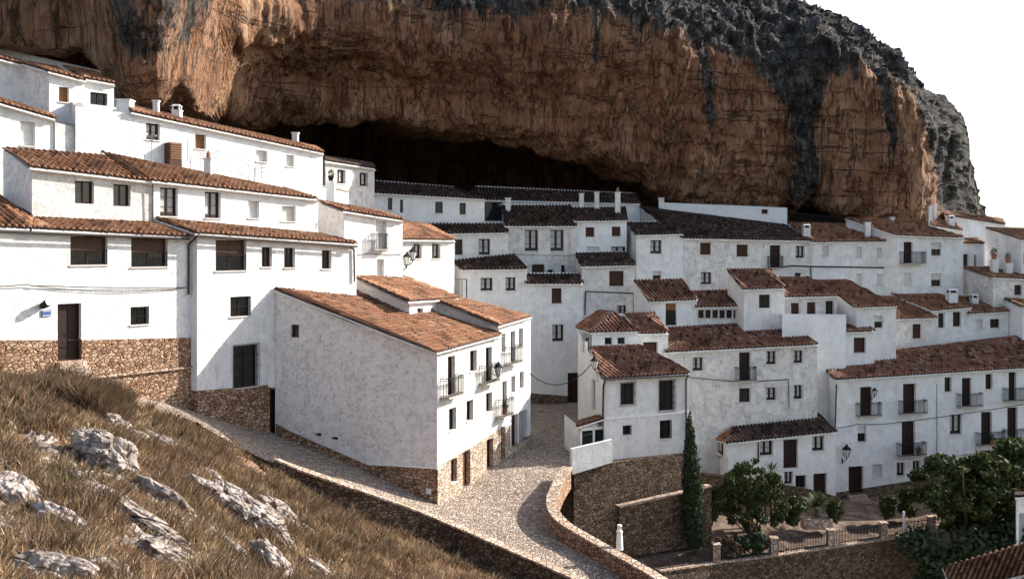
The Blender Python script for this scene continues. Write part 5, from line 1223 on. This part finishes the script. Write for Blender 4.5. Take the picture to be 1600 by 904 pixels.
# ================================================================== PLANTS
# cypress
q = tuple(W(1085, 862, 59.7)); cy = thing('cypress_tree', "tall narrow dark cypress against the white corner of the stone terrace", 'tree', q)
H_ = W(1076, 640, q[1])[2] - q[2]
mb = MB(); mb.bar(q, (q[0], q[1], q[2] + H_*.5), .13, 8, .06); obj('trunk', mb, 'bark', cy)
bl = []
for k in range(26):
    t = k / 25; r = .64 * math.sin(math.pi * min(1, (t * .93 + .07)) ** .75) ** .7 * (1 - t * .35) + .05
    bl.append((q[0] - .32 * t + random.uniform(-.06, .06), q[1] + random.uniform(-.06, .06), q[2] + .5 + (H_ - .7) * t, r, r, .5))
V, Q = leaves(bl, 15000, .13, .72, up=2.0); obj('crown', (V, Q), 'cypress', cy)
mb = MB(); mb.bar((q[0], q[1], q[2]+.5), (q[0]-.2, q[1], q[2]+H_*.6), .38, 8, .28); mb.bar((q[0]-.2, q[1], q[2]+H_*.6), (q[0]-.32, q[1], q[2]+H_*.96), .28, 8, .04); obj('inner_twigs', mb, 'cypress', cy)
def shrub(name, label, cat, base, blobs, n, size, mat='leaf', trunk=.08, up=0.0, group=None):
    root = thing(name, label, cat, base, group); mb = MB()
    for b_ in blobs[::max(1, len(blobs)//7)]:
        m_ = ((base[0]+b_[0])/2 + random.uniform(-.2, .2), (base[1]+b_[1])/2, (base[2]*.5 + b_[2]*.5)); mb.bar(base, m_, trunk, 6, trunk*.6); mb.bar(m_, b_[:3], trunk*.6, 6, trunk*.2)
    obj('trunk' if 'tree' in name else 'stems', mb, 'bark', root)
    V, Q = leaves(blobs, n, size, .45, up); obj('crown' if 'tree' in name else 'foliage', (V, Q), mat, root); return root
def blobs_px(px0, py0, px1, py1, Y, n, r0, r1, dY=1.5, shape=None):
    out = []
    while len(out) < n:
        u, v = random.uniform(-1, 1), random.uniform(-1, 1)
        if u*u + v*v > 1: continue
        px = (px0+px1)/2 + u*(px1-px0)/2; py = (py0+py1)/2 + v*(py1-py0)/2; c = W(px, py, Y + random.uniform(-dY, dY)); r = random.uniform(r0, r1)
        out.append((c[0], c[1], c[2], r, r, r * .8))
    return out
q = g(1178, 842, -18.6); shrub('oleander_bush', "large olive green bush left of the cottage in front of the white wall", 'bush', q, blobs_px(1130, 718, 1226, 832, q[1], 80, .2, .5, 1.1), 11500, .17, up=2.2)
q = g(1200, 780, -17.6)
sp = thing('yucca', "spiky yucca rising above the large olive green bush", 'plant', q); V = []; Q = []; mb = MB()
for cx, cy_ in ((1172, 742), (1196, 748), (1205, 735)):
    c = W(cx, cy_, 64.5); mb.bar((c[0], c[1], c[2] - 3), c, .09, 6)
    for k in range(46):
        a = random.uniform(0, 6.28); e = random.uniform(-.3, 1.4); d = np.array((math.cos(a)*math.cos(e), math.sin(a)*math.cos(e), math.sin(e))); w = np.cross(d, (0, 0, 1)); w /= np.linalg.norm(w) + 1e-6; l = random.uniform(.6, .95)
        n_ = len(V); V += [c, c + d*l*.5 + w*.04, c + d*l + np.array((0, 0, -.1)), c + d*l*.5 - w*.04]; Q.append((n_, n_+1, n_+2, n_+3))
obj('stems', mb, 'bark', sp); obj('foliage', (np.array(V), np.array(Q)), 'leaf', sp)
q = g(1276, 808, -18.0); sp = thing('palm_plant', "bright green sago palm growing from long stone planter", 'plant', q); V = []; Q = []; c = np.array(q) + np.array((0, 0, .7))
mb = MB(); mb.bar(q, c, .16, 8, .12); obj('stem', mb, 'bark', sp)
for k in range(34):
    a = random.uniform(0, 6.28); e = random.uniform(.1, 1.35); l = random.uniform(1.1, 1.6); prev = c
    for j in range(1, 9):
        t = j / 8; p = c + np.array((math.cos(a)*math.cos(e)*l*t, math.sin(a)*math.cos(e)*l*t, math.sin(e)*l*t - .5*t*t*l*.6)); w = np.array((-math.sin(a), math.cos(a), 0))
        for sgn in (-1, 1):
            n_ = len(V); b3 = p + w * sgn * .24 * math.sin(math.pi * min(.95, t*.9+.1)) + (p - prev) * .8; V += [prev, p, b3, b3 - (p - prev)*.2]; Q.append((n_, n_+1, n_+2, n_+3))
        prev = p
obj('foliage', (np.array(V), np.array(Q)), 'leaf', sp)
q = g(1384, 812, -18.8); shrub('bay_bush', "small bright bush between garden steps and leafy tree", 'bush', q, blobs_px(1374, 776, 1394, 804, q[1], 9, .3, .5, .4), 2200, .15)
q = g(1140, 868, -19.0); shrub('spiky_shrub', "low dark reddish spiky shrub behind the left fence pillar", 'bush', q, blobs_px(1126, 845, 1158, 868, q[1], 8, .3, .5, .4), 1500, .24, 'drybrush', up=1.5)
q = g(1505, 880, -21.0); bl = blobs_px(1428, 712, 1595, 800, 64.5, 100, .28, .75, 2.4) + blobs_px(1470, 770, 1610, 850, 64, 55, .28, .75, 2.2)
shrub('fig_tree', "broad leafy green tree beside the right end of the iron fence", 'tree', q, bl, 21000, .26, trunk=.2)
q = g(1590, 800, -20.0); bl = blobs_px(1550, 688, 1640, 765, 67.5, 60, .3, .8, 1.8)
shrub('fruit_tree', "leafy tree at the right edge covering the lowest balcony", 'tree', q, bl, 10000, .25, trunk=.16)
for lab, x0, y0, x1, y1, zz, n_, mt_ in (("low dark shrub against the plinth left of the round bush", 1095, 765, 1130, 815, -17.6, 14, 'leaf'),
        ("low mixed shrub under the cottage windows between bush and palm", 1222, 778, 1256, 815, -18.1, 14, 'leaf'),
        ("small dark shrub right of the palm planter", 1296, 785, 1318, 812, -18.4, 9, 'leaf'),
        ("low shrub in front of the stone base left of leafy tree", 1402, 765, 1436, 800, -18.7, 14, 'leaf'),
        ("trailing shrub along iron fence beneath the round bush", 1150, 832, 1200, 860, -19.0, 14, 'cypress')):
    q = g((x0 + x1) / 2, y1 + 6, zz); shrub('garden_shrub', lab, 'bush', q, blobs_px(x0, y0, x1, y1, q[1], n_, .22, .48, .5), 2600, .15, mt_, trunk=.04, group='low shrubs of the garden', up=1.0)
bl = [(random.uniform(25.5, 44), 61 + random.uniform(-1.2, 1.5), CZ - 20.3 + random.uniform(-3.2, 2.4), 1.5, 1.4, 1.2) for x in range(60)]
shrub('hedge', "dark unlit hedge filling the hollow under the leafy tree", 'hedge', (34, 61, CZ - 26), bl, 34000, .28, 'cypress')

# ------------------------------------------------------------------ boulders on the near slope
def boulder(label, px, py, Y, sx, sy, sz, rot, seed, sink=.25):
    import bmesh
    bm = bmesh.new(); bmesh.ops.create_icosphere(bm, subdivisions=6 if max(sx, sy) > 1.0 else 5, radius=1.0)
    x0, y0 = (px - 800) / F * Y, Y; z0 = float(HF(np.array([x0]), np.array([y0]))[0])
    c, s = math.cos(rot), math.sin(rot)
    for v in bm.verts:
        p = v.co.copy(); o_ = Vector((seed * 7.3, seed * 2.1, seed))
        q_ = Vector((p.x * sx, p.y * sy, p.z * sz))
        r = 1 + .30 * noise.fractal(p * 1.1 + o_, .9, 2.0, 3)
        w_ = Vector((noise.noise(q_*.9 + o_), noise.noise(q_*.9 - o_), noise.noise(q_*.9 + o_*2))) * .5
        vo = noise.voronoi(Vector((q_.x*.75, q_.y*1.5, q_.z*1.3)) + w_ + o_); r += .16 * noise.noise(vo[1][0] * 6.1) - .12 * max(0, .07 - (vo[0][1] - vo[0][0])) / .07
        vo2 = noise.voronoi(Vector((q_.x*1.9, q_.y*3.6, q_.z*3.0)) + w_ * 2 + o_); r += .07 * noise.noise(vo2[1][0] * 8.1)
        r += .13 * (.5 - abs(noise.fractal(q_ * 1.6 + o_, .8, 2.2, 5))) + .05 * noise.fractal(q_ * 6 + o_, .6, 2.2, 4)
        p = Vector((p.x * sx * r, p.y * sy * r, max(p.z, -.6) * sz * r))
        xx, yy = x0 + p.x * c - p.y * s, y0 + p.x * s + p.y * c
        v.co = Vector((xx, yy, p.z + sz * (1 - sink) - sz * .5))
    xs_ = np.array([v.co.x for v in bm.verts]); ys_ = np.array([v.co.y for v in bm.verts]); hz = HF(xs_, ys_)
    V = [(v.co.x, v.co.y, v.co.z + h) for v, h in zip(bm.verts, hz)]; Fc = [tuple(v.index for v in f.verts) for f in bm.faces]; bm.free()
    o = obj('boulder', (V, Fc), 'limestone', origin=(x0, y0, z0 - .3)); tag(o, label, 'rock', 'limestone outcrops on the dry slope')
def hillY(px, py):                       # distance at which the ray through the pixel meets the near slope
    Y = np.linspace(9, 50, 400); x = (px - 800) / F * Y; z = CZ + (HOR - py) / F * Y; hz = HF(x, Y); k = np.argmax(hz > z)
    return float(Y[k]) if k else 40.0
BL = [("tall rounded white boulder with hollow on top in the middle of the grass", 170, 715, 1.05, .75, .95, -.8),
      ("rough grey rock half buried in brush just above the tall rounded boulder", 180, 655, .65, .5, .45, -.7),
      ("knobbly rock with overhang at the left edge of the slope", 22, 770, .75, .5, .55, -.9),
      ("long ridge of white rock descending from the knobbly edge rock", 95, 812, 1.15, .38, .42, -.75),
      ("longest broken rock rib crossing the slope diagonally", 205, 795, 2.3, .42, .38, -.62),
      ("lower rubble end of the long rock rib near the bottom", 265, 862, 1.0, .5, .3, -.6),
      ("slim rock fin right of tall rounded boulder", 262, 775, 1.4, .32, .45, -.7),
      ("pitted rock slab beside the lane under the stone wall", 285, 700, 1.9, .5, .4, -.55),
      ("large craggy outcrop at the right of the slope", 375, 795, 2.1, .85, .75, -.6),
      ("upright end block of the large craggy outcrop", 437, 805, .6, .5, .75, .2),
      ("white pointed rock at the bottom centre edge", 425, 885, .6, .45, .75, -.5),
      ("flat topped white rock cut by the bottom left edge", 80, 893, .85, .45, .4, -.3),
      ("small stone poking out at the far left above knobbly rock", 2, 720, .35, .3, .35, .3),
      ("small pale rock near the bottom between rib and pointed rock", 340, 890, .55, .35, .25, -.4),
      ("flat grey slab just below the lane edge above the craggy outcrop", 330, 735, .9, .4, .28, -.6),
      ("small split stone between tall rounded boulder and edge rock", 75, 715, .4, .3, .22, -.4),
      ("low grey rib directly below the craggy outcrop", 355, 845, 1.1, .3, .3, -.65),
      ("narrow stone fin left of the long diagonal rib", 130, 770, .9, .22, .28, -.7),
      ("half buried round stone at the bottom between flat topped rock and rib end", 165, 880, .45, .35, .25, -.2),
      ("small leaning stone beside upright end block", 478, 820, .35, .25, .3, .1),
      ("long low grey ledge crossing the grass above the longest rib", 150, 752, 1.5, .22, .25, -.6),
      ("stepped grey ledge below the pitted slab near the lane", 310, 760, 1.3, .28, .3, -.6),
      ("pale flat outcrop at lane side under the corner of the stone wall", 215, 672, .9, .4, .28, -.5),
      ("cluster of broken pale rock between longest rib and craggy outcrop", 290, 815, .8, .45, .32, -.5),
      ("thin white ledge just above the flat topped bottom left rock", 55, 850, .9, .25, .25, -.6),
      ("low hump of rock at the very bottom right of the rib end", 300, 895, .6, .4, .28, -.3),
      ("grey stone wedge at the left edge below the knobbly rock", 8, 830, .5, .3, .28, -.7),
      ("small ledge in the grass right of pointed bottom rock", 500, 880, .55, .25, .22, -.6)]
for i, (lab, px, py, sx, sy, sz, rot) in enumerate(BL):
    Y = hillY(px, min(py + 14, 903)); boulder(lab, px, py, Y, sx * 1.05, sy * 1.05, sz * .85, rot, i + 1)
# loose stones and rubble between the outcrops
V = []; Fq = []; oc = [(-1,0,0),(1,0,0),(0,-1,0),(0,1,0),(0,0,-1),(0,0,1)]; of = [(0,2,5),(2,1,5),(1,3,5),(3,0,5),(2,0,4),(1,2,4),(3,1,4),(0,3,4)]
for k in range(4200):
    lab, px, py, sx, sy, sz, rot = random.choice(BL); px2 = px + random.gauss(0, 1) * 40 * sx; py2 = py + random.gauss(0, 1) * 22 + (px2 - px) * .55
    if not (-20 < px2 < 620 and 600 < py2 < 930): continue
    Y = hillY(px2, min(py2, 904)); x = (px2 - 800) / F * Y; z = float(HF(np.array([x]), np.array([Y]))[0]) if k % 1 == 0 else 0
    r = random.choice((.04, .05, .07, .1, .16, .22)); n_ = len(V)
    for o_ in oc: V.append((x + o_[0]*r*random.uniform(.6, 1.4), Y + o_[1]*r*random.uniform(.6, 1.4), z + .02 + o_[2]*r*random.uniform(.4, .9)))
    Fq += [tuple(n_ + q for q in f) for f in of]
ls = obj('loose_stones', (V, Fq), 'limestone'); tag(ls, "small pale stones scattered between the outcrops", 'stones'); ls['kind'] = 'stuff'

# ------------------------------------------------------------------ dry grass
def grass(name, label, n, xr, yr, mat, h0, h1, test, dens=None, w=.012, spread=.8, lean=(.18, .05)):
    x = rng.uniform(*xr, n * 3); y = yr[0] + (yr[1] - yr[0]) * rng.random(n * 3) ** 1.15
    k = inside(test, x, y); x, y = x[k][:n], y[k][:n]
    nn = np.array([noise.noise(Vector((a * .55, b * .55, 1.7))) + .5 * noise.noise(Vector((a * 1.9, b * 1.9, 4))) for a, b in zip(x, y)])
    k = nn > (-.36 if dens is None else dens); x, y, nn = x[k], y[k], nn[k]; n = len(x)
    # every tuft: several blades
    m_ = 7; X = np.repeat(x, m_) + rng.normal(0, .07, n*m_); Y = np.repeat(y, m_) + rng.normal(0, .07, n*m_); Z = HF(X, Y) - .03; sc = np.repeat(.6 + .9 * np.clip(nn + .4, 0, 1), m_)
    H = rng.uniform(h0, h1, n*m_) * sc; a = rng.uniform(0, 6.283, n*m_); l = rng.uniform(.1, spread, n*m_) * H
    dx = np.cos(a) * l + lean[0] * H; dy = np.sin(a) * l + lean[1] * H; wx = rng.uniform(.6, 1.4, n*m_) * w * (1 + Y / 25); ca = rng.uniform(0, 3.14, n*m_); ux, uy = np.cos(ca) * wx, np.sin(ca) * wx
    B = np.stack([X, Y, Z], 1); Uv = np.stack([ux, uy, 0*ux], 1); Mid = B + np.stack([dx*.35, dy*.35, H*.6], 1); T = B + np.stack([dx, dy, H], 1)
    V = np.stack([B - Uv, B + Uv, Mid + Uv*.7, Mid - Uv*.7, T + Uv*.1, T - Uv*.1], 1).reshape(-1, 3)
    b_ = np.arange(len(B)) * 6; Q = np.concatenate([np.stack([b_, b_+1, b_+2, b_+3], 1), np.stack([b_+3, b_+2, b_+4, b_+5], 1)])
    o = obj(name, (V, Q), mat, origin=(x.mean(), y.mean(), CZ - 8)); tag(o, label, 'grass'); o['kind'] = 'stuff'; return o
hp = [(p[0], p[1]) for p in hillpoly]
inner = [(-30, 9), (12, 9), (12, 30), g(940, 945, -15.8)[:2], g(775, 870, -14.0)[:2], g(675, 822, -13.4)[:2], g(555, 778, -12.0)[:2], g(428, 730, -10.4)[:2], g(310, 676, -8.8)[:2], g(222, 640, -7.4)[:2], (-19.3, 44.4), (-24, 41.4), (-30, 35)]
grass('dry_grass', "tawny dry grass covering the near slope", 52000, (-28, 8), (11, 46), 'drygrass', .16, .42, inner)
brushp = [W(60, 600, 39)[:2], W(75, 600, 41.5)[:2], W(140, 610, 43.0)[:2], W(205, 640, 43.5)[:2], W(190, 690, 36)[:2], W(110, 640, 36)[:2]]
grass('dry_weeds', "coarse brown weeds in clumps on the near slope", 30000, (-28, 8), (11, 46), 'drybrush', .3, .62, inner, .32, .009, .9)
grass('dead_brush', "dark dead brush below stone based house", 9000, (-24, -12), (34, 46), 'drybrush', .4, .95, brushp, -.5, .010, .7)
